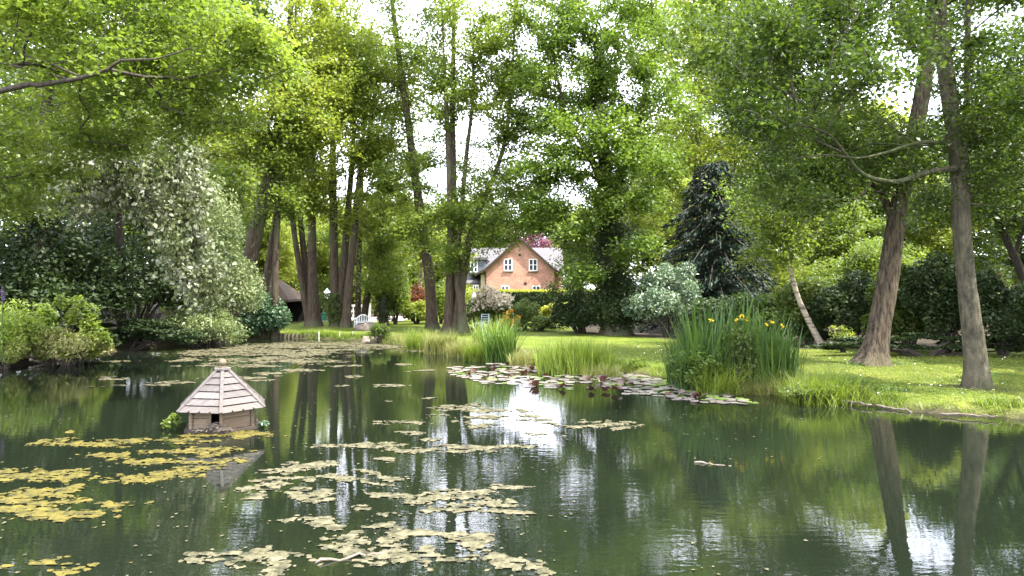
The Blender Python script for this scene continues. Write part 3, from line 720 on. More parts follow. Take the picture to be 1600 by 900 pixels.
# timber edging and posts along the far left bank
root = empty('timber_edging', (P(480, 0, 29)[0], 29.2, 0), 'low dark timber board edging with thin posts along the far left bank', 'edging')
for i in range(26):
    px = 440+i*6.2; x, y = W(px, 528+2.5*(px-440)/140); 
    o = MB().tube([(0, 0, -.4), (0, 0, .2+.03*math.sin(i*2.3))], .075, 7).build('pile', M['pile'], root); o.location = (x-root.location.x, y-29.2-.12, 0)
for px in (501, 533, 553.5):
    x, y = W(px, 530); MB().bar((0, 0, -.2), (0, 0, .34), .022).build('stake', M['white'], root, loc=(x-root.location.x, y-29.2-.25, 0))

# mound and stones at the far bank
def rock(name, label, px, py, w, h, seed, cat, mat='stone', z=None, group=None):
    d = dist_of(py, .2 if z is None else z); rng = rngof(seed); x = (px-800)/F*d
    mb = MB().sphere((0, 0, 0), 1, 12, 8); v = np.array(mb.v); v = v*(1+.16*rng.normal(size=(len(v), 1)))*np.array([w/2, w/2.6, h])
    o = mobj(name, npmesh(name, v, mb.f, M[mat], smooth=True), None, (x, d, TZ(x, d) if z is None else z)); tag(o, label, cat, group); return o
rock('earth_mound', 'low brown earth mound on the lawn in front of the white bench', 572, 517, 1.3, .32, 3, 'mound')
for i, (px, dx) in enumerate(((572, 0), (583, 0), (590, 0))):
    rock('bank_stone', ['leftmost pale brown stone at the water edge below the bench', 'middle of three rounded stones at the water edge below the bench', 'rightmost dark brown stone at the water edge below the bench'][i], px, 534.5, .42-.05*i, .2, 30+i, 'stone', z=.02, group='stones at the far water edge')

# fallen logs on the right bank
def log(name, label, a, b, r, seed, mat='log'):
    rng = rngof(seed); a = np.array(a); b = np.array(b); n = 9
    pts = [tuple((b-a)*t/n+rng.normal(0, .012, 3)) for t in range(n+1)]
    mb = MB().tube(pts, [r*(1.1-.5*t/n)*rng.uniform(.9, 1.1) for t in range(n+1)], 8)
    o = mobj(name, npmesh(name, mb.v, mb.f, M[mat], smooth=True), None, tuple(a)); tag(o, label, 'log'); return o
def Wz(px, py, z): d = (H-z)*F/(py-450); return ((px-800)/F*d, d, z)
log('fallen_log', 'long pale log lying at the foot of the right bank beside the grass clump', Wz(1283, 620.5, .06), Wz(1363, 633, .06), .028, 1)
log('fallen_log', 'thin dark log half in the water, further right along the right bank', Wz(1368, 633.5, .04), Wz(1425, 643, .02), .022, 2)
log('dead_branch', 'forked pale dead branch sticking out of the left bank under the ferns', Wz(47, 562, .25), Wz(78, 569, .02), .035, 3)
log('dead_branch', 'lower pale dead stick lying in the water under the left bank ferns', Wz(46, 575, .01), Wz(70, 569, .05), .028, 4)
log('floating_twig', 'small pale twig floating alone on the open dark water at right', Wz(1086, 722, .005), Wz(1142, 727.5, .005), .016, 5)
log('floating_branch', 'long thin pale branch floating among the near algae', Wz(486, 880, .01), Wz(612, 862, .01), .012, 6)
log('muddy_stick', 'short stick lying on the muddy shore at the far right', Wz(1470, 646, .05), Wz(1560, 649, .08), .018, 7)

# ================================================================ DUCK HOUSE
dx, dy = (348-800)/F*10.8, 10.8
dh = empty('duck_house', (dx, dy, 0), 'wooden duck house with a six sided plank roof and ball finial, floating on the pond', 'duck house', rz=R(21))
dh.scale = (.875, .875, .91)
RW, RE = .585, .80; Z0, Z1 = .05, .42
EZ, TOPZ, RT = .35, .975, .10
hexa = lambda r, k: Vector((r*math.sin(R(60*k)), -r*math.cos(R(60*k)), 0))   # corner 0 points at the viewer
MB().prism([tuple(hexa(.70, k)+Vector((0, 0, -.12))) for k in range(6)], (0, 0, .165)).build('base_platform', M['timber_dark'], dh)
rng = rngof(8)
for k in range(6):
    a, b_ = hexa(RW, k), hexa(RW, (k+1) % 6); mid = (a+b_)/2; nrm = mid.normalized()
    door = (k == 5)           # the face to the left of the front corner carries the doorway
    # corner post
    MB().tube([tuple(a*.985+Vector((0, 0, Z0))), tuple(a*.985+Vector((0, 0, Z1+.03)))], .036, 6).build('corner_post', M['wood_wall'], dh)
    for j in range(2):
        z0 = Z0+j*(Z1-Z0)/2; z1 = z0+(Z1-Z0)/2-.007
        s, e = (0.07, .93)
        if door: s, e = .07, .60 # corner 5 is at the left, corner 0 (front) at t=1
        for (s_, e_) in ((s, e),)+(((.965, .99),) if door else ()):
            p0, p1 = a+(b_-a)*s_, a+(b_-a)*e_
            q = -nrm*(.02+.004*j)
            MB().prism([tuple(p0+q+Vector((0, 0, z0))), tuple(p1+q+Vector((0, 0, z0))), tuple(p1+q+Vector((0, 0, z1))), tuple(p0+q+Vector((0, 0, z1)))], tuple(-nrm*.02)).build('wall_board', M['wood_wall'], dh)
    if door:
        p = a+(b_-a)*.62
        MB().tube([tuple(p-nrm*.02+Vector((0, 0, Z0))), tuple(p-nrm*.02+Vector((0, 0, Z1)))], .018, 4).build('door_jamb', M['wood_wall'], dh)
# near-black lining added: painted shade that makes the doorway read as deep
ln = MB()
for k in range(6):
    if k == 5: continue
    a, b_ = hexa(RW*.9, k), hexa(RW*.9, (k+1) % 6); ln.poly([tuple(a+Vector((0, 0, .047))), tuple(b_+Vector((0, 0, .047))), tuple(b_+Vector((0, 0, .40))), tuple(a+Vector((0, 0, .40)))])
ln.build('doorway_shade_lining', M['black'], dh)
# roof boards
nb = 6
for k in range(6):
    A0, B0 = hexa(RE, k)+Vector((0, 0, EZ)), hexa(RE, (k+1) % 6)+Vector((0, 0, EZ)); A1, B1 = hexa(RT, k)+Vector((0, 0, TOPZ)), hexa(RT, (k+1) % 6)+Vector((0, 0, TOPZ))
    nrm = (B0-A0).cross(A1-A0).normalized()
    for j in range(nb):
        t0, t1 = j/nb, (j+1)/nb
        lo0, lo1 = A0.lerp(A1, t0), B0.lerp(B1, t0); hi0, hi1 = A0.lerp(A1, t1-.012), B0.lerp(B1, t1-.012)
        lift = .028+rng.uniform(-.002, .004)
        pts = []
        lo0_, lo1_ = lo0+nrm*lift, lo1+nrm*lift; hi0_, hi1_ = hi0+nrm*.010, hi1+nrm*.010
        if j == 0:      # scalloped eaves board with three notches
            edge_ = []
            for q, (u, dz) in enumerate(((0, 0), (.22, 0), (.25, .03), (.28, 0), (.47, 0), (.5, .03), (.53, 0), (.72, 0), (.75, .03), (.78, 0), (1, 0))):
                edge_.append(lo0_.lerp(lo1_, u).lerp(hi0_.lerp(hi1_, u), dz/.1))
            pts = edge_+[hi1_, hi0_]
        else: pts = [lo0_, lo1_, hi1_, hi0_]
        MB().prism([tuple(p) for p in pts], tuple(-nrm*.014)).build('roof_board', M['wood_roof'], dh)
    a, b_ = hexa(RE+.015, k)+Vector((0, 0, EZ+.02)), hexa(RT, k)+Vector((0, 0, TOPZ+.035))
    MB().bar(a, b_, .055, .028).build('hip_batten', M['wood_roof'], dh)
MB().prism([tuple(hexa(.155, k)+Vector((0, 0, TOPZ+.025))) for k in range(6)], (0, 0, .032)).build('roof_cap', M['wood_roof'], dh)
fb = MB().tube([(0, 0, TOPZ+.058), (0, 0, TOPZ+.07), (0, 0, TOPZ+.085), (0, 0, TOPZ+.10)], [.05, .045, .03, .03], 10); fb.sphere((0, 0, TOPZ+.15), .066, 16, 12); fb.build('finial', M['wood_wall'], dh, smooth=True)
# nest of twigs in front of the doorway, resting on the platform
rng = rngof(4); nt = MB()
for i in range(210):
    u = rng.uniform(.3, 1.25); p = hexa(RW, 5).lerp(hexa(RW, 0), u) if u < 1 else hexa(RW, 0).lerp(hexa(RW, 1), u-1)
    nr = p.normalized(); c_ = p+nr*rng.uniform(-.10, .11)+Vector((0, 0, .055+rng.uniform(0, .10)*math.exp(-((u-.82)/.2)**2)*1.3)); a = rng.uniform(0, 6.3)
    dv = Vector((math.cos(a), math.sin(a), rng.uniform(-.2, .35)))*rng.uniform(.05, .12); nt.bar(c_-dv, c_+dv, .011)
o = nt.build('twig_nest', M['log'], None); o.location = dh.location; o.rotation_euler = dh.rotation_euler; o.scale = dh.scale; tag(o, 'heap of brown nest twigs spilling out of the duck house doorway', 'nest')

def weed(label, px, py, w, h, mat, seed, n=260, ls=.05):
    x, y = W(px, py); rng = rngof(seed); root = empty('water_weed', (x, y, 0), label, 'water plant')
    p, rd, lc = shrub_leaves(w, w*.8, h, n, rng, 9, .2); leaf_obj('foliage', p, ls, mat, rng, root, rnd=rd)
    mb = MB()
    for e in lc: mb.tube([(e[0]*.3, e[1]*.3, -.06), tuple(e)], [.007, .004], 4)
    mb.build('stems', M['iris_leaf'], root); return root
weed('small leafy bright green weed growing left of the duck house', 270, 672, .24, .24, M['leaf_bright'], 1, 420, .06)
weed('pale low weed tuft at the right side of the duck house base', 412, 668, .18, .10, M['leaf_gloss'], 2, 160)

# ================================================================ ALGAE
_hr = rngof(77); _tab = _hr.uniform(-1, 1, (256, 256))
def vnoise(x, y):
    xi = np.floor(x).astype(int); yi = np.floor(y).astype(int); fx = x-xi; fy = y-yi; fx = fx*fx*(3-2*fx); fy = fy*fy*(3-2*fy)
    t = lambda a, b: _tab[a & 255, b & 255]
    return (t(xi, yi)*(1-fx)+t(xi+1, yi)*fx)*(1-fy)+(t(xi, yi+1)*(1-fx)+t(xi+1, yi+1)*fx)*fy
def fbm(x, y, o=5):
    s = 0; a = .5
    for i in range(o): s = s+a*vnoise(x*2**i+i*17.3, y*2**i+i*9.1); a *= .55
    return s
def algae(name, label, ell, mat, x0, x1, y0, y1, cell, k=1.0, holes=.55, off=.04):
    """ell: (px, py, half width px, half height px) patches on the water, turned into metres on the pond surface"""
    gx_ = np.arange(x0, x1, cell); gy_ = np.arange(y0, y1, cell); X, Y = np.meshgrid(gx_, gy_)
    wx = X+.5*fbm(X*.9+3, Y*.9)+.12*fbm(X*5, Y*5+9); wy = Y+.5*fbm(X*.9+31, Y*.9+7)+.16*fbm(X*5+11, Y*5+2)
    f = np.full(X.shape, -9.)
    for (px, py, rx, ry) in ell:
        cx, cy = W(px, py); ex = rx/F*cy; _, ya = W(px, py-ry); _, yb = W(px, py+ry); ey = (ya-yb)/2; cy = (ya+yb)/2
        q = 1-np.sqrt(((wx-cx)/ex)**2+((wy-cy)/ey)**2); f = np.maximum(f, np.where(q > -1.5, q, -9))
    f = f+k*.60*fbm(X*1.8, Y*2.6)+k*.62*fbm(X*4+5, Y*9)+k*.85*fbm(X*16+5, Y*44, 4)+off
    f = np.where(fbm(X*2.2+50, Y*3.2+20) > holes*.5, f-.5, f)
    f = np.where(fbm(X*11+70, Y*30+20, 4) > .27, -.3, f)
    f = np.clip(f, -1, 1); f = np.where(sdist(X, Y) > -.05, -1, f)
    gyy, gxx = np.gradient(f, cell); g2 = gxx**2+gyy**2+1e-6
    ins = f > 0; cellin = ins[:-1, :-1].astype(int)+ins[1:, :-1]+ins[:-1, 1:]+ins[1:, 1:]
    keep = cellin >= 3
    bd = ~(ins & np.isfinite(f)); near = np.zeros_like(ins); near[:-1, :-1] |= ~keep; near[1:, :-1] |= ~keep; near[:-1, 1:] |= ~keep; near[1:, 1:] |= ~keep
    step = np.clip(f/g2, -1e3, 1e3); mvx = np.clip(-gxx*step, -cell*.6, cell*.6); mvy = np.clip(-gyy*step, -cell*.6, cell*.6)
    XX = np.where(near, X+mvx, X); YY = np.where(near, Y+mvy, Y)
    Zz = .002+np.clip(f, 0, .4)*.02+np.where(near, 0, .02*np.abs(fbm(X*14, Y*14)))
    nx_ = len(gx_); idn = np.arange(X.size).reshape(X.shape)
    q = np.stack([idn[:-1, :-1], idn[:-1, 1:], idn[1:, 1:], idn[1:, :-1]], -1)[keep]
    u, inv = np.unique(q, return_inverse=True); V = np.stack([XX.ravel()[u], YY.ravel()[u], Zz.ravel()[u]], -1)
    cx, cy = V[:, 0].mean(), V[:, 1].mean(); V[:, 0] -= cx; V[:, 1] -= cy
    o = mobj(name, npmesh(name, V, inv.reshape(-1, 4), mat, smooth=True), None, (cx, cy, 0)); TRI[0] += 2*len(q)
    tag(o, label, 'algae', kind='stuff'); return o
YE = [(20, 692, 45, 6), (75, 690, 30, 4), (110, 686, 25, 4), (120, 698, 60, 4), (180, 690, 45, 3), (230, 686, 14, 3), (247, 689, 12, 4), (300, 690, 40, 5),
      (275, 702, 50, 5), (165, 716, 45, 5), (225, 716, 45, 4), (345, 703, 45, 3), (300, 716, 55, 5), (255, 738, 55, 8), (300, 730, 30, 7),
      (330, 683, 60, 4), (400, 679, 45, 4), (355, 676, 40, 3), (60, 742, 75, 5), (20, 745, 40, 6), (115, 740, 25, 6), (95, 762, 60, 6), (35, 775, 60, 7), (130, 772, 30, 4),
      (75, 793, 70, 6), (30, 800, 50, 5), (120, 800, 35, 7), (180, 780, 45, 5), (190, 795, 35, 4), (215, 785, 25, 3), (90, 884, 45, 8), (70, 893, 50, 5), (176, 812, 20, 3),
      (95, 672, 18, 2), (108, 674, 14, 1.6)]
algae('algae_mat', 'bright yellow algae mats floating on the near left water around the duck house', YE, M['algae_y'], -6.8, -2.6, 4.9, 11.2, .018, 1)
PA = [(440, 740, 60, 9), (400, 772, 45, 10), (410, 757, 70, 4), (480, 735, 40, 6), (500, 780, 40, 6), (470, 810, 60, 6), (510, 822, 55, 7), (480, 760, 60, 4),
      (590, 697, 60, 4), (540, 699, 50, 3), (640, 700, 45, 4), (605, 714, 25, 4), (617, 664, 40, 3), (650, 674, 30, 2.5), (680, 683, 12, 2), (720, 660, 30, 3), (730, 665, 25, 2),
      (760, 694, 55, 4), (740, 700, 30, 3), (800, 695, 30, 3), (680, 770, 50, 5), (740, 775, 60, 6), (620, 768, 45, 2), (560, 755, 40, 3), (700, 797, 60, 5), (760, 790, 40, 4),
      (690, 825, 50, 6), (570, 835, 45, 6), (630, 848, 45, 6), (660, 865, 55, 12), (740, 830, 40, 6), (780, 838, 40, 6), (820, 855, 50, 5), (860, 863, 35, 5), (800, 885, 70, 7),
      (850, 893, 50, 6), (340, 885, 90, 8), (400, 875, 65, 9), (290, 895, 60, 5), (440, 890, 40, 6), (640, 838, 30, 5), (560, 850, 30, 4), (530, 815, 30, 4), (720, 855, 45, 5), (900, 872, 30, 4), (700, 890, 45, 6), (520, 843, 40, 4), (780, 810, 40, 4), (560, 790, 30, 3), (500, 870, 30, 4), (620, 815, 36, 4), (840, 675, 40, 2.5), (600, 740, 30, 2.5),
      (760, 640, 60, 3), (740, 650, 50, 2.5), (800, 655, 50, 3), (830, 648, 35, 3), (880, 662, 60, 3), (940, 661, 45, 2.5), (980, 668, 25, 1.5), (905, 656, 30, 2), (720, 635, 35, 2)]
algae('algae_mat', 'pale buff algae mats scattered over the near middle water', PA, M['algae_p'], -3.6, 2.3, 4.9, 13.2, .019, 1.0)
FA = [(560, 540, 95, 5), (500, 538, 80, 4), (430, 542, 90, 5), (370, 548, 80, 4), (440, 552, 110, 5), (330, 553, 70, 4), (500, 548, 60, 3), (290, 562, 40, 2.5), (400, 562, 90, 4), (460, 565, 80, 3),
      (380, 572, 80, 3), (470, 578, 40, 2.5), (540, 573, 30, 2), (600, 541, 60, 3), (330, 568, 40, 2.5), (430, 583, 40, 2), (380, 590, 50, 2), (290, 597, 40, 2.5), (250, 600, 30, 2), (190, 592, 20, 2),
      (175, 590, 30, 2), (560, 590, 25, 2), (610, 603, 20, 1.5), (545, 602, 15, 1.5), (170, 565, 20, 1.2), (660, 580, 18, 1.2), (640, 570, 18, 1.2), (700, 540, 40, 1.5), (420, 596, 30, 1.5), (660, 622, 22, 1.2), (90, 642, 16, 1.2), (600, 625, 14, 1),
      (660, 549, 60, 1.5), (180, 603, 22, 1.4), (480, 556, 60, 2.5), (360, 560, 60, 2.5)]
algae('algae_mat', 'broken sheet of sunlit buff algae drifting below the far left bank', FA, M['algae_p'], -14, -1, 12.5, 28.8, .04, 1.15, .3, -.02)

# ================================================================ LILY PADS
root = empty('water_lily_bed', (W(900, 595)[0], W(900, 595)[1], 0), 'broad bed of pale water lily pads with red raised leaves along the right bank', 'water lilies')
rng = rngof(21)
def padmesh(seed, mat, curl=0):
    r = rngof(seed); n = 14; v = [(0, 0, .0)]; f = []
    for i in range(n):
        a = .14+(6.283-.28)*i/(n-1); rr = 1+r.normal(0, .03); v.append((rr*math.cos(a), rr*math.sin(a), .02+r.normal(0, .02)+curl*math.sin(a)**2*.9))
    f = [[0, i+1, i+2] for i in range(n-1)]
    return npmesh('lily_pad', v, f, mat, rnd=[r.uniform()*.4+.3]*(n-1), smooth=True)
pads = [padmesh(i, M['lily']) for i in range(5)]+[padmesh(9, M['lily_green'])]
curls = [padmesh(20+i, M['lily_red'], .8) for i in range(3)]
pl = []
def inlily(px, py):
    # outline of the bed in the photograph
    if px < 700 or px > 1175: return False
    top = np.interp(px, [700, 760, 860, 940, 1040, 1100, 1175], [575, 568, 571, 577, 590, 606, 628]); bot = np.interp(px, [700, 760, 850, 900, 1000, 1100, 1175], [583, 600, 606, 610, 618, 630, 633])
    return top < py < bot
tries = 0
while len(pl) < 300 and tries < 40000:
    tries += 1; px, py = rng.uniform(700, 1175), rng.uniform(566, 634)
    if not inlily(px, py): continue
    x, y = W(px, py); r = rng.uniform(.085, .155)
    if sdist(np.array([x]), np.array([y]))[0] > -.1: continue
    if px < 990 and fbm(np.array([x*1.1]), np.array([y*1.1]))[0] < -.22: continue
    if any((x-a)**2+(y-b)**2 < (.80*(r+c))**2 for a, b, c in pl): continue
    pl.append((x, y, r))
rx_, ry_ = root.location.x, root.location.y
for i, (x, y, r) in enumerate(pl):
    red = rng.uniform() < .06; m = curls[i % 3] if red and False else pads[5 if rng.uniform() < .13 else rng.integers(0, 5)]
    o = mobj('lily_pad', m, root, (x-rx_, y-ry_, .004+.005*(i % 4))); o.scale = (r, r, r*.5); o.rotation_euler = (rng.normal(0, .03), rng.normal(0, .03), rng.uniform(0, 6.3))
for i in range(34):
    while True:
        px, py = rng.uniform(720, 1160), rng.uniform(570, 630)
        if inlily(px, py): break
    x, y = W(px, py); r = rng.uniform(.06, .13)
    o = mobj('raised_red_leaf', curls[i % 3], root, (x-rx_, y-ry_, .03+rng.uniform(0, .04))); o.scale = (r, r, r); o.rotation_euler = (rng.normal(0, .45), rng.normal(0, .45), rng.uniform(0, 6.3))

# ================================================================ IRIS BED
def P0(px, py): return W(px, py)
ix, iy = (1147-800)/F*14.95, 14.95
iris = empty('iris_bed', (ix, iy, .02), 'tall dense bed of sword leaved irises with yellow flowers, edge of the right bank', 'iris plants')
rng = rngof(31); bm_ = []
for s in range(6):
    r = rngof(100+s); v, f, q = blades(1, np.zeros(1), np.zeros(1), np.zeros(1), np.ones(1), np.ones(1)*.04, r, .12+.05*s, .05+.06*s, 6)
    bm_.append(npmesh('sword_leaf', v, f, M['iris_leaf'], rnd=np.full(len(f), s/6)))
def irisxy(k):
    t = rng.uniform(0, 1); x = -1.1+2.2*t; y = rng.uniform(-.35, .6)-.35*(t-.5)*1.2; return x, y
for i in range(280):
    x, y = irisxy(i); e = 1-.35*abs(x/1.2)**3
    hgt = e*rng.uniform(1.0, 1.62); hgt *= 1.4*(.82+.18*math.sin(x*4+1)**2)
    o = mobj('sword_leaf', bm_[i % 6], iris, (x, y, 0)); o.scale = (rng.uniform(.9, 1.3), rng.uniform(.9, 1.3), 1); o.scale = (hgt, hgt, hgt); o.rotation_euler = (rng.normal(0, .07), rng.normal(0, .07)+x*.08, rng.uniform(0, 6.3))
n = 2300; gx_ = rng.uniform(-1.3, 1.3, n); gy_ = rng.uniform(-.45, .75, n)
v, f, r = blades(n, gx_, gy_, np.zeros(n), rng.uniform(.6, 1.75, n)*(1-.3*np.abs(gx_/1.3)**3), rng.uniform(.016, .034, n), rng, .22, .35, 4)
tag(mobj('leaf_mass', npmesh('leaf_mass', v, f, M['iris_leaf'], rnd=r), iris), kind='stuff')
n = 150; gx_ = rng.uniform(-1.25, 1.25, n); gy_ = rng.uniform(-.5, .4, n)
v, f, r = blades(n, gx_, gy_, np.zeros(n), rng.uniform(.4, 1.2, n), rng.uniform(.016, .03, n), rng, .7, 1.3, 5)
tag(mobj('dead_leaves', npmesh('dead_leaves', v, f, M['grass_straw'], rnd=r), iris), kind='stuff')
for i, (px, py) in enumerate(((1111, 501), (1160, 494), (1198, 508), (1208, 503), (1222, 511), (1150, 500), (1167, 499))):
    w_ = P(px, py, 14.5); st_ = MB().tube([(w_[0]-ix, w_[1]-iy+.1, 0), (w_[0]-ix, w_[1]-iy, w_[2]-.02)], [.009, .006], 5).build('flower_stem', M['iris_leaf'], iris)
    c = np.tile(w_-np.array([ix, iy, .02]), (9, 1))+rng.normal(0, .022, (9, 3)); leaf_obj('flower', c, .055, M['fl_yellow'], rng, iris, up=.1)
shrub('nettle_patch', 'leafy dark green weeds filling the front left of the iris bed', 1090, 606, 75, 62, M['leaf_oak'], 41, 3200, .07, d=14.6, dp=.9, cat='plant', z=.05, sigk=.17)
shrub('nettle_patch', 'leafy pale green weeds growing up through the middle of the iris bed', 1152, 608, 60, 100, M['leaf_mid'], 42, 2600, .07, d=14.6, dp=.8, cat='plant', z=.05, sigk=.17)
grass_clump('sedge_tuft', 'arching pale sedge drooping to the water at the front of the iris bed', 1120, 607, 60, 62, M['grass_blade'], 43, 520, d=14.3, dp=.5, bw=.014, lean=.5, curl=1.1)
grass_clump('sedge_tuft', 'brown based straw coloured sedge at the foot of the iris bed', 1180, 611, 70, 34, M['grass_straw'], 44, 420, d=14.15, dp=.4, bw=.013, lean=.5, curl=.9)
grass_clump('sedge_tuft', 'small upright green iris fan standing left of the iris bed', 1055, 590, 22, 50, M['iris_leaf'], 45, 60, d=15.5, dp=.25, bw=.035, lean=.25, curl=.15)
grass_clump('grass_clump', 'arching bright green grass clump on the bank right of the iris bed', 1280, 612, 90, 58, M['grass_blade'], 46, 1500, d=13.3, dp=.9, bw=.013, lean=.6, curl=.9)
shrub('bank_weeds', 'low leafy weeds spilling over the bank below the right lawn', 1262, 618, 80, 22, M['leaf_mid'], 47, 1400, .05, d=13.0, dp=.6, cat='plant', z=.1)

GC = [(655, 543, 34, 42, 'left bank end tuft of tall pale grass beside the leaning trunk', 'grass_blade', 520), (690, 548, 50, 42, 'soft bright grass clump in front of the big tree clump', 'grass_straw', 800),
      (722, 553, 44, 32, 'straw tipped grass clump right of the big tree clump', 'grass_straw', 700), (745, 559, 36, 40, 'pale meadow grass clump below the garden chair', 'grass_blade', 600),
      (782, 561, 42, 76, 'tall dark green iris fan at the water edge below the cream bush', 'iris_leaf', 300), (822, 566, 46, 30, 'low yellow meadow grass on the bank right of the tall fan', 'grass_straw', 600),
      (768, 552, 54, 56, 'feathery bright grass behind the tall dark fan', 'grass_blade', 600)]
for i, (px, py, w, h, lab, mt, n) in enumerate(GC): grass_clump('grass_clump', lab, px, py, w, h, M[mt], 200+i, n, bw=.02 if mt != 'iris_leaf' else .04, lean=.3, curl=.45)
grass_clump('reed_clump', 'upright bright green reed clump standing alone on the bank in front of the lawn', 897, 572, 108, 58, M['grass_blade'], 220, 2000, d=17.9, dp=1.1, bw=.024, lean=.28, curl=.3)
grass_clump('reed_clump', 'arching tail of finer grass at the right end of the reed clump', 940, 576, 55, 26, M['grass_straw'], 221, 900, d=17.2, dp=.8, bw=.014, lean=.5, curl=.8)
shrub('bank_shrub', 'small dark green shrub at the water edge right of the white bench', 594, 530, 30, 30, M['leaf_mid'], 222, 1500, .09, d=27)

# grass fringe along the banks and short lawn blades
rng = rngof(61)
def fringe(name, label, n, k0, k1, h, w, mat, s0=-.05, s1=.45):
    seg = PO[k0:k1+1]; L = np.hypot(*np.diff(seg, axis=0).T); cum = np.concatenate([[0], np.cumsum(L)]); t = rng.uniform(0, cum[-1], n); i = np.searchsorted(cum, t)-1; i = np.clip(i, 0, len(L)-1)
    f = ((t-cum[i])/L[i])[:, None]; p = seg[i]*(1-f)+seg[i+1]*f; d = (seg[i+1]-seg[i])/L[i][:, None]; nrm = np.stack([-d[:, 1], d[:, 0]], -1)
    off = rng.uniform(s0, s1, n)[:, None]; q = p+nrm*off
    if sdist(q[:50, 0], q[:50, 1]).mean() < 0: q = p-nrm*off
    dens = fbm(q[:, 0]*1.5, q[:, 1]*1.5); kp = dens > -.25; q = q[kp]; n = len(q)
    z = np.maximum(terrain(q[:, 0], q[:, 1]), 0)-.01
    v, f, r = blades(n, q[:, 0], q[:, 1], z, h*rng.uniform(.4, 1.3, n)*(1+.8*dens[kp]), w*rng.uniform(.6, 1.4, n), rng, .6, .9, 2)
    o = mobj(name, npmesh(name, v, f, mat, rnd=r)); tag(o, label, 'grass', kind='stuff'); TRI[0] += 2*len(f)
fringe('bank_grass', 'ragged short grass hanging over the edge of the right bank', 9000, 14, 24, .16, .012, M['grass_blade'], .0, .5)
fringe('bank_grass', 'long uncut grass along the middle bank below the tree clump', 9000, 9, 15, .2, .016, M['grass_straw'], .0, 1.1)
fringe('bank_grass', 'short grass along the top of the far left timber edging', 5000, 6, 10, .2, .016, M['grass_blade'], .05, .6)
def lawn(n, xr, yr):
    x = rng.uniform(*xr, n); y = rng.uniform(*yr, n); s = sdist(x, y); k = (s > .25) & (x/y > -.1) & (x/y < .80) & (y < 21.3+np.clip(9-x, 0, 7)*1.3); return x[k], y[k]
x, y = lawn(150000, (1, 17), (10.5, 24)); n = len(x)
v, f, r = blades(n, x, y, terrain(x, y)-.004, rng.uniform(.02, .05, n), rng.uniform(.007, .014, n), rng, .7, .6, 1)
tag(mobj('lawn_grass', npmesh('lawn_grass', v, f, M['lawn_blade'], rnd=r)), 'short mown grass of the lawn on the right bank', 'grass', kind='stuff'); TRI[0] += 2*n
x, y = lawn(900, (1, 17), (10.5, 23)); kk = fbm(x*.6, y*.6) > .02; x, y = x[kk], y[kk]; n = len(x); c = np.stack([x, y, terrain(x, y)+.045], -1)
v, f = leaf_arrays(c, .032, rng, up=2.5, aspect=1.0); o = mobj('daisies', npmesh('daisies', v, f, M['white'])); tag(o, 'tiny white daisies dotted over the right lawn', 'daisies', kind='stuff')

# small debris on the water, weeds round the trunks
rng = rngof(91); n = 2600; py = 450+H*F/rng.uniform(5, 26, n); px = rng.uniform(-50, 1300, n); d = H*F/(py-450); x = (px-800)/F*d
k = (sdist(x, d) < -.2) & (fbm(x*.5+4, d*.5) > -.12+.12*(px > 900)); x, d = x[k], d[k]; c = np.stack([x, d, np.full(len(x), .006)], -1)
v, f = leaf_arrays(c, .034, rng, up=30, aspect=.8); tag(mobj('floating_specks', npmesh('floating_specks', v, f, M['algae_p'])), 'tiny fallen petals and specks scattered over the pond surface', 'specks', kind='stuff')
rng = rngof(92); n = 1300; x = rng.uniform(2, 16, n); y = rng.uniform(11, 22, n); k = sdist(x, y) > .4; x, y = x[k], y[k]
v, f = leaf_arrays(np.stack([x, y, terrain(x, y)+.035], -1), .06, rng, up=2.0, aspect=.6); tag(mobj('fallen_leaves', npmesh('fallen_leaves', v, f, M['grass_straw'], rnd=rng.uniform(0, 1, len(x)))), 'scattered dry fallen leaves on the right lawn', 'leaves', kind='stuff')
for (px, py, w, h, lab) in ((1343, 571, 34, 9, 'low dark weeds round the left foot of the stout leaning trunk'), (1400, 569, 22, 7, 'small weeds at the right foot of the stout leaning trunk'), (1545, 588, 26, 8, 'small weeds at the right foot of the mossy trunk'), (1508, 592, 18, 7, 'small weeds at the left foot of the mossy trunk')):
    grass_clump('weed_tuft', lab, px, py, w, h, M['iris_leaf'], int(px), 160, d=dist_of(py), dp=.4, bw=.014, lean=.7, curl=.8, cat='weeds')
for (px, py, w, h, lab) in ((1395, 630, 60, 14, 'leafy weeds on the edge of the right bank above the thin dark log'), (1340, 622, 50, 20, 'leafy weeds on the bank edge above the long pale log'), (1000, 584, 50, 16, 'low weeds on the bank edge left of the iris bed')):
    shrub('bank_weeds', lab, px, py, w, h, M['leaf_oak'], int(px)+7, 1300, .05, d=H*F/(py-450)+.35, dp=.5, cat='plant', z=.1, stems=False)

# ================================================================ TREES
B = M['bark']
def up(st, extra):   # continue a stem above the frame
    return st+extra
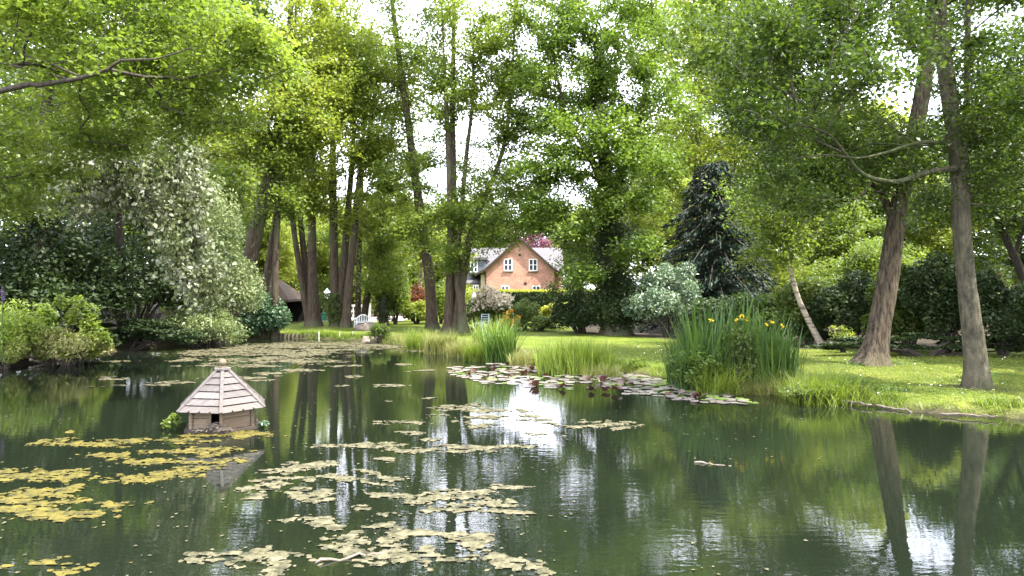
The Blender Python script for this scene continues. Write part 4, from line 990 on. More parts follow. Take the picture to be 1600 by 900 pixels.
# ---- far bank, left to right
tree('leaning_tree', 'thick brown trunk leaning right at the far left bank, leftmost of the tall trunks',
     [[(372, 508, 30, 34), (385, 440, 30, 30), (402, 350, 30, 27), (425, 270, 30, 26), (436, 215, 30, 24), (440, 150, 30, 18), (452, 60, 30, 12), (455, -60, 30, 6)]],
     [(400, 120, 30, 3.4, 3, 2.2, 60), (330, 60, 29, 3, 3, 2.0, 50), (440, 30, 31, 3.2, 3, 2.4, 55), (340, 200, 29, 2.6, 2.5, 1.5, 34), (470, 170, 29.5, 2, 2, 1.5, 22)],
     M['leaf_yel'], B, 1, 29000, .17, lowz=.45, ivy=[(0, 5, 9, .35, 1500, M['leaf_mid'])])
tree('slim_tree', 'slim leaning trunk just right of the thick leaning trunk',
     [[(405, 508, 31, 15), (418, 430, 31, 14), (433, 330, 31, 12), (445, 240, 31, 10), (458, 120, 31, 7), (462, 10, 31, 4)]],
     [(480, 120, 31, 2.2, 2.4, 3.0, 45), (500, 230, 31, 2, 2, 1.2, 18)], M['leaf_yel'], B, 2, 11000, .16, lowz=.45, cat='tree')
tree('slim_tree', 'upright trunk crossing in front of the dark timber shed',
     [[(429, 508, 30, 14), (431, 400, 30, 12), (436, 300, 30, 11), (440, 230, 30, 8), (446, 130, 30, 5)]],
     [(420, 250, 30, 1.9, 2, 1.2, 22), (445, 330, 29.6, 1.0, 1, .9, 10), (470, 210, 30, 1.6, 2, 1.4, 20)], M['leaf_bright'], B, 3, 9000, .16, lowz=.55)
tree('forked_tree', 'multi stemmed tree right of the shed, three trunks rising from one foot',
     [[(490, 508, 35, 26), (488, 420, 35, 17), (488, 300, 35, 13), (489, 190, 35, 10), (492, 60, 35, 5)],
      [(484, 505, 35, 13), (468, 420, 35, 11), (458, 350, 35, 10), (455, 290, 35, 8), (450, 200, 35, 5)],
      [(487, 505, 35.3, 13), (478, 420, 35.3, 12), (470, 350, 35.3, 10), (462, 270, 35.3, 6)]],
     [(480, 110, 35, 3, 3, 3, 60), (510, 40, 35, 2.6, 3, 2, 30), (520, 180, 34, 2.4, 2.5, 1.5, 26), (450, 280, 34.5, 2, 2, 1.2, 18), (475, 320, 34, 1.6, 1.5, 1.0, 14), (500, 280, 34.5, 1.6, 1.5, 1.0, 14)], M['leaf_yel'], B, 4, 24000, .18, lowz=.35)
tree('forked_tree', 'pair of dark upright trunks joined at an ivy covered foot on the far bank',
     [[(526, 506, 35, 20), (522, 420, 35, 16), (521, 320, 35, 14), (520, 220, 35, 11), (524, 80, 35, 6)],
      [(530, 506, 35, 16), (536, 430, 35, 14), (543, 340, 35, 12), (552, 220, 35, 8), (556, 120, 35, 5)]],
     [(545, 150, 35, 2.8, 3, 2.4, 50), (530, 60, 35, 2.6, 3, 2.0, 34), (560, 235, 34, 2.4, 2.2, 1.1, 24), (520, 310, 34.3, 1.5, 1.5, 1.0, 14), (560, 350, 34, 1.2, 1.2, .8, 9)], M['leaf_yel'], B, 5, 14000, .18, lowz=.35,
     ivy=[(0, .2, 1.7, .32, 1500, M['leaf_shade'])])
tree('slim_tree', 'brown trunk curving up to the right beside the dark pair of trunks',
     [[(540, 508, 34, 17), (547, 430, 34, 14), (555, 350, 34, 12), (560, 290, 34, 11), (577, 215, 34, 8), (590, 110, 34, 5)]],
     [(600, 150, 34, 2.4, 2.6, 2.0, 40), (585, 240, 33.5, 2, 2, 1.1, 18), (600, 320, 33, 1.6, 1.5, .9, 14)], M['leaf_yel'], B, 6, 14000, .17, lowz=.35)
tree('slim_tree', 'thin straight trunk directly behind the white bench',
     [[(559, 503, 38, 11), (561, 420, 38, 10), (563, 330, 38, 9), (567, 230, 38, 7), (570, 120, 38, 4)]],
     [(565, 100, 38, 2.8, 2.6, 2.4, 38)], M['leaf_bright'], B, 7, 9000, .19, lowz=.6)
tree('slim_tree', 'trunk leaning steeply right just behind the white bench',
     [[(567, 503, 37, 13), (576, 450, 37, 12), (589, 390, 37, 11), (592, 330, 37, 9), (596, 250, 37, 6)]],
     [(600, 330, 37, 2.2, 2, 1.3, 26), (620, 260, 37, 2.4, 2, 1.5, 26)], M['leaf_bright'], B, 8, 12000, .18, lowz=.6)
tree('ivy_stump_tree', 'short ivy covered trunk wrapped in bright bushy leaves right of the bench',
     [[(600, 508, 36, 14), (598, 450, 36, 13), (597, 400, 36, 11), (602, 340, 36, 7)]],
     [(610, 400, 36, 1.6, 1.5, 1.4, 24), (590, 440, 35.5, 1.0, 1, 1.0, 14)], M['leaf_bright'], M['bark_dark'], 9, 9000, .15, lowz=.3, ivy=[(0, .3, 3, .2, 1400, M['leaf_dark'])])
tree('tall_alder_tree', 'tallest slender tree, its one long trunk leaning left to the top of the picture',
     [[(676, 515, 33, 21), (671, 440, 33, 19), (658, 340, 33, 17), (648, 270, 33, 15), (636, 180, 33, 13), (624, 90, 33, 10), (612, 0, 33, 7), (600, -90, 33, 3)]],
     [(600, 40, 33, 2.8, 3, 2.3, 40), (570, 130, 33, 2.4, 2.6, 1.5, 28), (680, 110, 33, 2.4, 2.8, 2.0, 30), (600, 210, 32.5, 2.2, 2.4, 1.3, 26), (690, 240, 32.5, 1.8, 2, 1.2, 18), (620, 290, 32, 1.9, 2, .9, 18), (640, 360, 32, 1.5, 1.3, .8, 14), (600, -60, 33, 2.5, 2.5, 1.6, 24)],
     M['leaf_bright'], B, 10, 24000, .15, lowz=.35)
tree('alder_clump', 'clump of alders in the centre, several trunks fanning out from one broad foot',
     [[(700, 516, 31, 19), (703, 430, 31, 14), (704, 340, 31, 12), (700, 220, 31, 10), (695, 120, 31, 6), (690, 0, 31, 3)],
      [(712, 516, 31, 20), (722, 440, 31, 16), (732, 380, 31, 14), (748, 330, 31, 11), (768, 285, 31, 9), (790, 215, 31, 7), (800, 120, 31, 5), (805, 10, 31, 3)],
      [(706, 514, 31.6, 17), (708, 420, 31.6, 14), (709, 300, 31.6, 12), (707, 180, 31.6, 10), (709, 50, 31.6, 7), (708, -80, 31.6, 4)],
      [(724, 519, 30.5, 18), (720, 470, 30.5, 15), (714, 420, 30.8, 10), (728, 250, 31, 8), (738, 160, 31, 6), (740, 60, 31, 4)]],
     [(720, 60, 31, 3.0, 3, 2.2, 55), (800, 60, 31, 2.2, 2.4, 2.2, 30), (790, 150, 31, 1.7, 2, 1.2, 18), (700, 150, 31, 2, 2.4, 1.3, 20), (735, 330, 30.5, 2.0, 2, 1.1, 30), (770, 370, 30, 1.5, 1.6, .7, 20),
      (660, 340, 31, 1.6, 1.6, .9, 16), (700, 410, 30.2, .9, 1, .9, 10), (840, 190, 31, 1.3, 1.5, 1.0, 20), (780, 250, 31, 1.6, 1.5, 1.1, 24), (830, 110, 31, 1.3, 1.5, .8, 14), (812, 345, 30, 1.1, 1, .6, 16), (825, 295, 30.5, 1.2, 1.2, .9, 18), (760, 290, 30, 1.0, 1, .8, 14), (770, 130, 31, 1.6, 1.6, 1.2, 20), (790, 190, 30.5, 1.6, 1.5, .8, 22), (830, 20, 31, 1.6, 2, 1.6, 18), (700, -60, 31, 3, 3, 2, 26)],
     M['leaf_bright'], B, 11, 74000, .14, lowz=.35, r0=.014)
# ---- the big oak with an ivy covered trunk
tree('oak_tree', 'big round headed oak with a dark ivy clad trunk, right of the brick house',
     [[(962, 520, 29, 44), (956, 430, 29, 36), (950, 340, 29, 30), (945, 250, 29, 24), (935, 160, 29, 14), (930, 60, 29, 6)],
      [(956, 330, 29, 20), (975, 250, 29, 15), (1000, 180, 29, 10), (1015, 80, 29, 5)], [(952, 320, 29, 16), (925, 250, 28.5, 12), (890, 190, 28.5, 8), (870, 120, 28.5, 4)]],
     [(950, 60, 29, 3.2, 3.2, 2.0, 85), (890, 130, 29, 2.6, 2.8, 1.7, 65), (1010, 150, 29, 2.6, 2.8, 1.9, 65), (880, 210, 28, 1.8, 2, 1.0, 36), (860, 260, 28, 1.7, 2, .9, 34), (1010, 250, 28, 1.8, 2, 1.0, 36),
      (990, 310, 27.5, 1.5, 1.5, .8, 30), (890, 350, 28, 1.4, 1.6, .8, 28), (850, 315, 28, 1.0, 1.2, .7, 22), (835, 350, 28.5, .7, .8, .35, 9), (925, 290, 28, 1.2, 1.2, .8, 22), (985, 400, 27.6, 1.1, 1, .8, 16), (915, 420, 27.8, .9, 1, .7, 12), (950, 210, 27.4, 1.5, 1, 1.0, 26), (960, 10, 29, 2.8, 3, 1.4, 40), (920, -50, 29, 2.6, 3, 1.5, 30), (870, 60, 29, 1.3, 1.6, 1.0, 20)],
     M['leaf_oak'], M['bark'], 12, 84000, .15, lowz=.35, sig=(.3, .3, .16), r0=.013,
     ivy=[(0, .2, 5.0, .34, 8000, M['leaf_dark']), (1, 5, 7, .2, 1200, M['leaf_dark']), (0, 5, 8, .15, 1200, M['leaf_dark'])])
tree('multi_stem_sapling', 'slim multi stemmed sapling in front of the right end of the hedge',
     [[(910, 508, 31, 6), (905, 450, 31, 5), (903, 380, 31, 4), (902, 330, 31, 2)], [(913, 508, 31, 5), (909, 420, 31, 4), (910, 330, 31, 2)], [(906, 508, 31.2, 5), (895, 440, 31.2, 4), (886, 370, 31.2, 2)]],
     [(900, 390, 31, 1.2, 1.2, 1.5, 34), (890, 450, 31, .9, 1, .6, 14)], M['leaf_mid'], M['bark_grey'], 13, 6500, .12, lowz=.3, sig=(.25, .25, .14))
# ---- dark conifer
cr = rngof(14); cxp = P(1118, 505, 31); cz = TZ(cxp[0], 31)
con = empty('cedar_tree', (cxp[0], 31, cz), 'dark conical cedar with drooping layered branches, right of the oak', 'conifer')
ch_ = 7.8; MB().tube([(0, 0, -.1), (0, 0, ch_*.5), (0, 0, ch_)], [.34, .2, .03], 12).build('trunk', M['bark_dark'], con)
bb = MB(); pts = []; rr = []; dr = []
for i in range(95):
    t = i/95; z = .8+(ch_-.9)*t; a = i*2.399; L = (3.2*(1-t)**.45+.25)*cr.uniform(.75, 1.15); tip = Vector((math.cos(a)*L, math.sin(a)*L, z-.10*L-.12*L*L*.4)); mid = Vector((math.cos(a)*L*.5, math.sin(a)*L*.5, z+.12))
    bb.tube([(0, 0, z), tuple(mid), tuple(tip)], [.05, .03, .01], 4); k = int(240*L/2)+90
    f_ = cr.uniform(.12, 1.0, k); cc = np.array([[*((1-u)**2*Vector((0, 0, z))+2*u*(1-u)*mid+u*u*tip)] for u in f_]); sd = cr.normal(0, .22, k)*(1.2-f_*.6)
    cc[:, 0] += -math.sin(a)*sd; cc[:, 1] += math.cos(a)*sd; cc[:, 2] -= np.abs(cr.normal(0, .16, k)); pts.append(cc); rr += [cr.uniform()*.5+cr.uniform()*.5 for _ in range(k)]; dr.append(np.tile([math.cos(a), math.sin(a), -.6], (k, 1)))
bb.build('branches', M['bark_dark'], con); leaf_obj('crown', np.vstack(pts), .20, M['leaf_ever'], cr, con, rnd=rr, up=.6, aspect=.3, dirs=np.vstack(dr), spread=.3, droop=.3)
# ---- right side
tree('birch_tree', 'slender pale birch leaning left at the back of the right lawn',
     [[(1287, 541, 23, 13), (1268, 510, 23, 12), (1250, 472, 23, 9.5), (1240, 440, 23, 9), (1232, 405, 23, 8), (1226, 360, 23, 5), (1222, 300, 23, 3)]],
     [(1215, 330, 23, 1.6, 1.6, 1.2, 34), (1205, 390, 23, 1.1, 1.2, .6, 16), (1260, 270, 23, 1.4, 1.6, 1.0, 22)], M['leaf_bright'], M['birch'], 15, 12000, .12, lowz=.5, flare=1.1)
tree('leaning_oak', 'stout rough barked trunk with flared roots leaning right on the lawn',
     [[(1361, 567, 17.6, 45), (1372, 520, 17.6, 40), (1388, 430, 17.6, 39), (1404, 330, 17.6, 33), (1422, 240, 17.6, 32), (1440, 150, 17.6, 30), (1452, 60, 17.6, 27), (1460, -40, 17.6, 22), (1465, -200, 17.6, 12)],
      [(1398, 350, 17.6, 14), (1372, 285, 18, 15), (1350, 200, 18.4, 13), (1325, 110, 18.8, 9), (1312, 20, 19, 5)]],
     [(1430, -60, 17.6, 3.4, 3.2, 1.3, 70), (1330, 40, 18.5, 1.8, 2, .9, 30), (1250, 80, 18, 1.8, 2.2, 1.4, 46), (1240, 190, 18, 1.5, 2, 1.0, 34), (1210, 10, 18, 1.8, 2.2, 1.3, 40), (1400, 230, 17, 1.4, 1.6, .8, 24), (1180, 130, 18, 1.6, 1.8, 1.3, 36),
      (1300, 290, 17.5, 1.7, 1.7, .7, 30), (1220, 270, 18, 1.4, 1.6, .9, 24), (1520, -40, 17.6, 2.4, 2.6, 1.3, 34)],
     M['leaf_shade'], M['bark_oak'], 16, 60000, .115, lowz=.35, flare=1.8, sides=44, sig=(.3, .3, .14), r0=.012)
tree('sycamore_tree', 'grey mossy trunk with a long low limb reaching left, nearest tree on the right lawn',
     [[(1528, 592, 13.6, 46), (1522, 540, 13.6, 42), (1512, 450, 13.6, 36), (1503, 350, 13.6, 34), (1500, 270, 13.6, 36), (1490, 200, 13.6, 31), (1477, 110, 13.6, 30), (1465, 0, 13.6, 27), (1450, -160, 13.6, 18), (1440, -320, 13.6, 8)],
      [(1506, 240, 13.7, 15), (1511, 160, 13.7, 12), (1512, 60, 13.7, 11), (1514, -60, 13.7, 8), (1520, -200, 13.7, 4)],
      [(1493, 264, 13.5, 15), (1462, 266, 13.3, 12), (1430, 276, 13.1, 11), (1395, 284, 12.9, 10), (1350, 273, 12.7, 8), (1320, 240, 12.5, 6), (1298, 212, 12.3, 4), (1262, 196, 12.1, 2.5)],
      [(1487, 226, 13.4, 8), (1440, 222, 13, 6.5), (1385, 238, 12.7, 5), (1340, 247, 12.5, 4), (1290, 242, 12.3, 3), (1230, 250, 12.1, 2)]],
     [(1440, -140, 13.6, 3, 2.8, 1.6, 60), (1560, -30, 13.2, 1.9, 2.2, 1.6, 46), (1590, 90, 13, 1.3, 1.8, 1.2, 40), (1580, 200, 12.8, 1.2, 1.6, .9, 32), (1600, 290, 13.2, 1.1, 1.5, .6, 20), (1330, 190, 14.2, 1.1, 1.2, .55, 28), (1230, 180, 13.6, 1.0, 1.2, .7, 26),
      (1380, 240, 14.4, 1.2, 1.0, .4, 20), (1160, 60, 12.2, 1.4, 1.5, .6, 28), (1250, 30, 12.6, 1.5, 1.6, .7, 32), (1100, 20, 12, 1.0, 1.2, .35, 12), (1400, 60, 12.8, 1.2, 1.3, .7, 16), (1300, 320, 13.2, .9, .9, .3, 8), (1440, 320, 14, .8, .9, .3, 9), (1210, 300, 12.4, .6, .8, .4, 8), (1340, 110, 11.3, 1.3, .9, .5, 20), (1500, -170, 11.5, 2, 1.8, .9, 34), (1180, 190, 11.8, .9, .8, .5, 14)],
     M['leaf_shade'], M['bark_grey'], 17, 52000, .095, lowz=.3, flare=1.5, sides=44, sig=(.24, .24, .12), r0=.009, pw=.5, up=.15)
tree('shadowed_maple', 'dark trunked small maple standing at the right edge behind the mossy trunk',
     [[(1625, 520, 22, 22), (1600, 440, 22, 18), (1575, 380, 22, 15), (1540, 300, 22, 12), (1520, 200, 22, 8)], [(1585, 400, 22, 10), (1610, 320, 22, 8), (1630, 220, 22, 5)]],
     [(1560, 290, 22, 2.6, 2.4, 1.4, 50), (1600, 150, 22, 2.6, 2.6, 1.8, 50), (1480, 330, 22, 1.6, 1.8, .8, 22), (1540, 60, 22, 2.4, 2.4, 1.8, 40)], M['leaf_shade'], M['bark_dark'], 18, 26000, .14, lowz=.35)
tree('far_maple', 'low spreading dark tree with twin trunks between the cedar and the birch',
     [[(1180, 505, 34, 12), (1176, 450, 34, 11), (1165, 380, 34, 8), (1150, 300, 34, 5)], [(1196, 505, 34, 15), (1196, 440, 34, 12), (1210, 370, 34, 9), (1225, 280, 34, 5)]],
     [(1190, 330, 34, 3, 3, 1.6, 50), (1130, 400, 33, 1.6, 2, .8, 18), (1200, 200, 34, 3.4, 3, 2.2, 60), (1130, 90, 34, 3, 3, 2.6, 50)], M['leaf_yel'], M['bark_dark'], 19, 36000, .17, lowz=.3)
tree('bright_lime_tree', 'tall yellow green tree filling the gap behind the oak and the cedar',
     [[(1085, 500, 40, 20), (1085, 380, 40, 17), (1090, 250, 40, 13), (1095, 100, 40, 8), (1100, -20, 40, 4)]],
     [(1080, 60, 40, 4.4, 4, 3.4, 90), (1130, 180, 40, 4, 4, 3, 70), (1050, 230, 40, 3, 3.5, 2.4, 40), (1040, 330, 40, 2.6, 3, 1.8, 30), (1150, 20, 40, 4, 4, 2.6, 50)], M['leaf_yel'], B, 20, 44000, .20, lowz=.25)
# ---- left side
tree('ivy_clad_tree', 'large dark ivy clad trunk in the shade at the left edge behind the bushes',
     [[(62, 505, 22, 40), (64, 400, 22, 36), (68, 310, 22, 30), (72, 200, 22, 24), (80, 60, 22, 16), (85, -80, 22, 8)]],
     [(60, 60, 22, 4.2, 3.5, 2.6, 80), (170, 20, 22, 3.4, 3, 2.2, 60), (-60, 140, 22, 3.2, 3, 2.4, 50), (250, 90, 23, 3, 3, 2.0, 60), (20, 280, 21, 1.6, 2, 1.4, 24), (300, -10, 23, 3, 3, 1.8, 50)],
     M['leaf_mid'], M['bark_dark'], 21, 52000, .15, lowz=.4, ivy=[(0, .3, 7, .3, 6000, M['leaf_dark'])])
tree('overhanging_maple', 'bright green maple leaning in from the left with a long dark limb over the water',
     [[[-17.8, 12.5, .2, .38], [-17.6, 12.6, 3, .33], [-17, 12.8, 6, .28], [-16.6, 13, 10, .16], [-16.5, 13, 13, .08]],
      [[-17.2, 12.7, 4.2, .13], [-13, 12.4, 4.6, .085], [*P(0, 142, 11), .045], [*P(60, 133, 10.9), .04], [*P(130, 121, 10.8), .033], [*P(170, 108, 10.7), .026], [*P(190, 94, 10.6), .02], [*P(245, 92, 10.5), .013], [*P(300, 74, 10.4), .009]],
      [[*P(130, 122, 10.8), .02], [*P(80, 100, 10.8), .017], [*P(20, 80, 10.7), .012]], [[*P(110, 125, 10.85), .017], [*P(50, 108, 10.9), .014], [*P(-20, 95, 10.9), .01]]],
     [(60, 40, 13.4, 2.5, 2, 1.0, 85), (200, 40, 13, 2.0, 1.8, 1.0, 75), (320, 60, 12.6, 1.5, 1.5, .9, 56), (60, 230, 13.6, 1.8, 1.5, .7, 46), (180, 190, 13.2, 1.5, 1.4, .6, 44), (330, 160, 12.6, 1.2, 1.3, .6, 34), (-60, 160, 14, 2.2, 1.8, 1.5, 40),
      (100, -40, 12, 3, 1.5, .8, 50), (400, 90, 12.6, 1.0, 1, .6, 16), (20, 300, 14, 1.0, 1, .5, 16), (110, 90, 11.4, 1.4, .9, .5, 34), (40, 10, 11, 1.4, .9, .4, 26)],
     M['leaf_bright'], M['bark_dark'], 22, 52000, .095, lowz=.25, sig=(.24, .24, .09), r0=.006, pw=.45, up=.05, leafkw=dict(up=1.1, aspect=.75), ground=True)
tree('silver_leaved_tree', 'drooping tree with whitish silver and yellow leaves hanging over the left water',
     [[(190, 530, 25, 18), (190, 440, 24.6, 16), (185, 330, 23, 13), (190, 250, 20, 10), (215, 200, 17.5, 6)], [(188, 300, 22, 8), (200, 310, 17.5, 6), (250, 340, 16.8, 5), (290, 400, 16.5, 3)]],
     [(240, 240, 17, 1.6, 1.3, .8, 46), (190, 280, 17, 1.3, 1.3, .8, 30), (270, 300, 16.8, .8, 1, 1.0, 40), (290, 380, 16.6, .45, .8, 1.0, 30), (130, 260, 17.5, 1.0, 1.2, .6, 24), (325, 440, 17.5, .4, .8, .7, 18), (110, 320, 17.5, .8, 1, .4, 14)],
     M['leaf_silver'], M['bark_dark'], 23, 17000, .12, lowz=.5, sig=(.16, .16, .22), up=.0, leafkw=dict(up=.15, droop=1.0, aspect=.7))
# ---- background trees (meshes shared between repeats)
def proto(name, bark, mat, seed, h, w, n_leaf, ls, low=.1):
    rng = rngof(seed); st = catmull([[0, 0, -.1, .32], [.15, 0, h*.3, .27], [-.1, .1, h*.6, .17], [.1, 0, h*.95, .05]], .6)
    T = blob_pts([((0, 0, h*(.3+low)), (w*.42, w*.42, h*.3), 60), ((w*.12, 0, h*.6), (w*.5, w*.5, h*.25), 90), ((-w*.1, 0, h*.8), (w*.36, w*.36, h*.2), 60)], rng)
    A, par, cnt, ns, sr = grow([st], T, rng, .1); bm = branch_mesh(A, par, cnt, ns, sr, .012); c, rd = sprays(A, par, cnt, ns, n_leaf, rng, (.55, .55, .28))
    tv, tf = trunk_mesh([st], rng, 10); v, f = leaf_arrays(c, ls, rng)
    return npmesh('trunk', np.vstack([tv, bm[0]]), np.vstack([tf, bm[1]+len(tv)]), bark, smooth=True), npmesh('crown', v, f, mat, rnd=rd)
PR = {k: proto(k, B, M[m], s, h, w, n, ls, lo) for k, (m, s, h, w, n, ls, lo) in dict(
    y=('leaf_yel', 301, 15, 10, 26000, .30, .0), b=('leaf_bright', 302, 14, 10, 26000, .30, -.02), m=('leaf_mid', 303, 16, 10, 26000, .30, .0), d=('leaf_shade', 304, 12, 9, 26000, .26, -.04)).items()}
TRI[0] += 4*2*26000
def bgtree(k, px, d, s, label, rz, sz=1.0, group='background trees beyond the garden'):
    x = (px-800)/F*d; root = empty('background_tree', (x, d, TZ(x, d)), label, 'tree', group, rz=rz); root.scale = (s, s, s*sz)
    for nm, me in zip(('trunk', 'crown'), PR[k]): mobj(nm, me, root)
    return root
BG = [('m', -260, 36, 1.1, 'broad green tree wholly in the left margin beyond the pond'), ('b', -90, 44, 1.1, 'green tree behind the ivy clad trunk at the far left edge'), ('m', 60, 40, 1.1, 'dull green tree behind the dark left bushes'),
      ('y', 170, 46, 1.15, 'yellow green tree behind the silver leaved tree'), ('b', 265, 40, 1.05, 'bright green tree above the pale willow bush'), ('y', 330, 52, 1.2, 'tall yellow green tree behind the thick leaning trunk'),
      ('b', 400, 60, 1.2, 'green tree above the pinkish cottage roof'), ('y', 455, 66, .95, 'yellow green tree behind the three stemmed tree'), ('b', 520, 62, .85, 'green tree behind the pair of dark trunks'),
      ('b', 575, 70, .82, 'green tree above the white balustrade'), ('m', 625, 64, .75, 'mid green tree behind the ivy covered short trunk'), ('y', 672, 74, .8, 'yellow green tree seen left of the alder clump'),
      ('m', 700, 84, .75, 'hazy green tree seen between the alder trunks left of the brick house'), ('m', 768, 98, 1.0, 'hazy green tree far behind the left end of the brick house roof'), ('b', 728, 96, 1.25, 'tall hazy green tree far behind the alder clump'), ('m', 868, 104, 1.05, 'hazy green tree far behind the right end of the brick house roof'), ('b', 905, 84, .8, 'green tree right of the brick house behind the oak'), ('y', 960, 62, .9, 'yellow green tree behind the ivy clad oak trunk'),
      ('m', 1030, 56, 1.05, 'mid green tree between the oak and the cedar'), ('b', 1110, 60, 1.1, 'bright green tree behind the cedar'), ('y', 1190, 58, 1.1, 'yellow green tree above the twin trunked dark tree'),
      ('b', 1260, 48, .95, 'green tree behind the leaning birch'), ('y', 1335, 52, 1.0, 'yellow green tree left of the stout leaning trunk'), ('d', 1410, 44, 1.0, 'dull green tree right behind the stout leaning trunk'),
      ('d', 1490, 50, 1.1, 'dull green tree behind the mossy trunk'), ('m', 1590, 60, 1.2, 'green tree at the right edge beyond the dark laurels'), ('d', 1700, 40, 1.1, 'broad dull tree in the right margin beyond the lawn'), ('m', 1850, 34, 1.1, 'green tree far out in the right margin')]
for i, (k, px, d, s, lab) in enumerate(BG): bgtree(k, px, d, s, lab, i*1.3, .95+.1*math.sin(i*2.1))
bgtree('y', 425, 30+14, .42, 'pale green weeping tree right of the shed roof', 2.0)
GT = [('y', 408, 47, .50, 'small yellow green tree between the cottage roof and the shed'), ('b', 452, 50, .52, 'small bright tree behind the three stemmed tree'), ('y', 505, 54, .56, 'small yellow green tree behind the lamp post'),
      ('b', 548, 50, .50, 'small bright tree directly behind the white balustrade'), ('y', 588, 47, .48, 'small yellow green tree behind the steeply leaning trunk'), ('b', 634, 49, .50, 'small bright tree behind the rusty red shrub'),
      ('y', 684, 52, .50, 'small yellow green tree between the tallest trunk and the alder clump'), ('y', 1075, 47, .6, 'small yellow green tree just left of the cedar'), ('y', 1180, 44, .55, 'small yellow green tree behind the twin trunked dark tree'), ('b', 1300, 40, .55, 'small bright tree behind the birch at right'),
      ('y', 1450, 38, .5, 'small yellow green tree seen between the two big right trunks'), ('b', 320, 36, .62, 'small bright tree rising behind the pale willow bush'), ('y', 360, 44, .6, 'small yellow green tree left of the thick leaning trunk')]
for i, (k, px, d, s, lab) in enumerate(GT): bgtree(k, px, d, s, lab, i*1.9+.4, 1.05, 'small garden trees beyond the lawn')
x = (829-800)/F*80; cb = empty('copper_beech', (x, 80, .2), 'purple copper beech showing behind the roof ridge of the brick house', 'tree'); rng = rngof(71)
MB().tube([(0, 0, 0), (0, 0, 6)], [.3, .12], 8).build('trunk', B, cb); p, rd, lc = shrub_leaves(5.5, 5, 5.5, 9000, rng, 24, .2); p[:, 2] += 3.6; leaf_obj('crown', p, .28, M['leaf_purple'], rng, cb, rnd=rd)

for (k_, x_, y_, s_, lab_) in (('d', 17.5, 9.5, .95, 'dull tree just outside the right edge, shading the near lawn'), ('m', 22, 16, 1.0, 'mid green tree outside the right edge beyond the near lawn')):
    bgtree(k_, 800+x_/y_*F, y_, s_, lab_, x_)
# ================================================================ SHRUBS
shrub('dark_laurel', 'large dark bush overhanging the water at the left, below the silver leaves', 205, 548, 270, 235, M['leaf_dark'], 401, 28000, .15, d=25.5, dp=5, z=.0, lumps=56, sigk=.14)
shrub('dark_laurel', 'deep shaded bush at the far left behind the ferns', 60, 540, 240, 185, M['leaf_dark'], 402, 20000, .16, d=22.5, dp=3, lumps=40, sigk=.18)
shrub('willow_bush', 'pale grey green willow bush drooping to the water left of the thick leaning trunk', 322, 535, 104, 262, M['leaf_willow'], 403, 17000, .13, d=26.8, z=0, dp=3.4, lumps=44, sigk=.15, leafkw=dict(up=.3, droop=.6, aspect=.35))
shrub('willow_bush', 'broad pale willow bush at the water left of the blue green bush', 338, 533, 128, 150, M['leaf_willow'], 482, 13000, .13, d=27.2, z=0, dp=2.6, lumps=30, sigk=.15, leafkw=dict(up=.3, droop=.6, aspect=.35))
shrub('willow_bush', 'low light green drooping bush at the water edge under the pale willow', 300, 543, 130, 60, M['leaf_willow'], 404, 9000, .12, d=25.6, z=0, dp=2.0, lumps=24, sigk=.19, leafkw=dict(droop=.7, aspect=.4))
shrub('elder_bush', 'blue green bush in front of the shed at the far bank', 412, 528, 70, 78, M['leaf_blue'], 405, 9000, .13, d=29.8, z=0, dp=2, lumps=24)
shrub('hazel_bush', 'bright sunlit hazel bush with layered leaves on the left bank', 100, 560, 130, 140, M['leaf_bright'], 406, 3600, .12, d=19.6, dp=1.8, lumps=34, sigk=.085, leafkw=dict(up=1.2))
shrub('fern_bank', 'feathery green ferns covering the left bank at the picture edge', 10, 572, 120, 100, M['grass_blade'], 407, 9000, .10, z=.0, d=19.0, dp=2.2, cat='fern', lumps=26, leafkw=dict(aspect=.3, up=.5))
shrub('fern_bank', 'green and straw coloured ferns dipping to the water right of the hazel bush', 105, 560, 120, 58, M['grass_straw'], 408, 8000, .10, z=0, d=19.4, dp=1.6, cat='fern', lumps=22, leafkw=dict(aspect=.3, up=.5))
shrub('fern_bank', 'dry golden grass tussock at the bottom of the left picture edge', 8, 578, 60, 42, M['grass_straw'], 409, 3500, .10, z=0, d=18.6, dp=1.2, cat='fern', lumps=12, leafkw=dict(aspect=.2, up=.3))
x = P(4, 0, 18)[0]; fg = empty('foxglove', (x, 18, .2), 'single purple foxglove spike at the left picture edge above the ferns', 'flower'); MB().tube([(0, 0, 0), (0, 0, 2.0)], [.015, .008], 5).build('stem', M['iris_leaf'], fg)
rng = rngof(5); k = 70; c = np.stack([rng.normal(0, .02, k), rng.normal(0, .02, k), rng.uniform(1.62, 2.02, k)], -1); leaf_obj('flower_spike', c, .04, M['fl_purple'], rng, fg, up=0)
shrub('bank_undergrowth', 'dark low undergrowth at the waterline below the large dark bush', 200, 552, 200, 46, M['leaf_dark'], 480, 9000, .12, d=24.2, z=0, dp=1.6, lumps=40, sigk=.09)
shrub('bank_undergrowth', 'dark low undergrowth at the waterline right of the ferns', 135, 556, 90, 40, M['leaf_dark'], 481, 4500, .12, d=22.6, z=0, dp=1.4, lumps=20, sigk=.12)
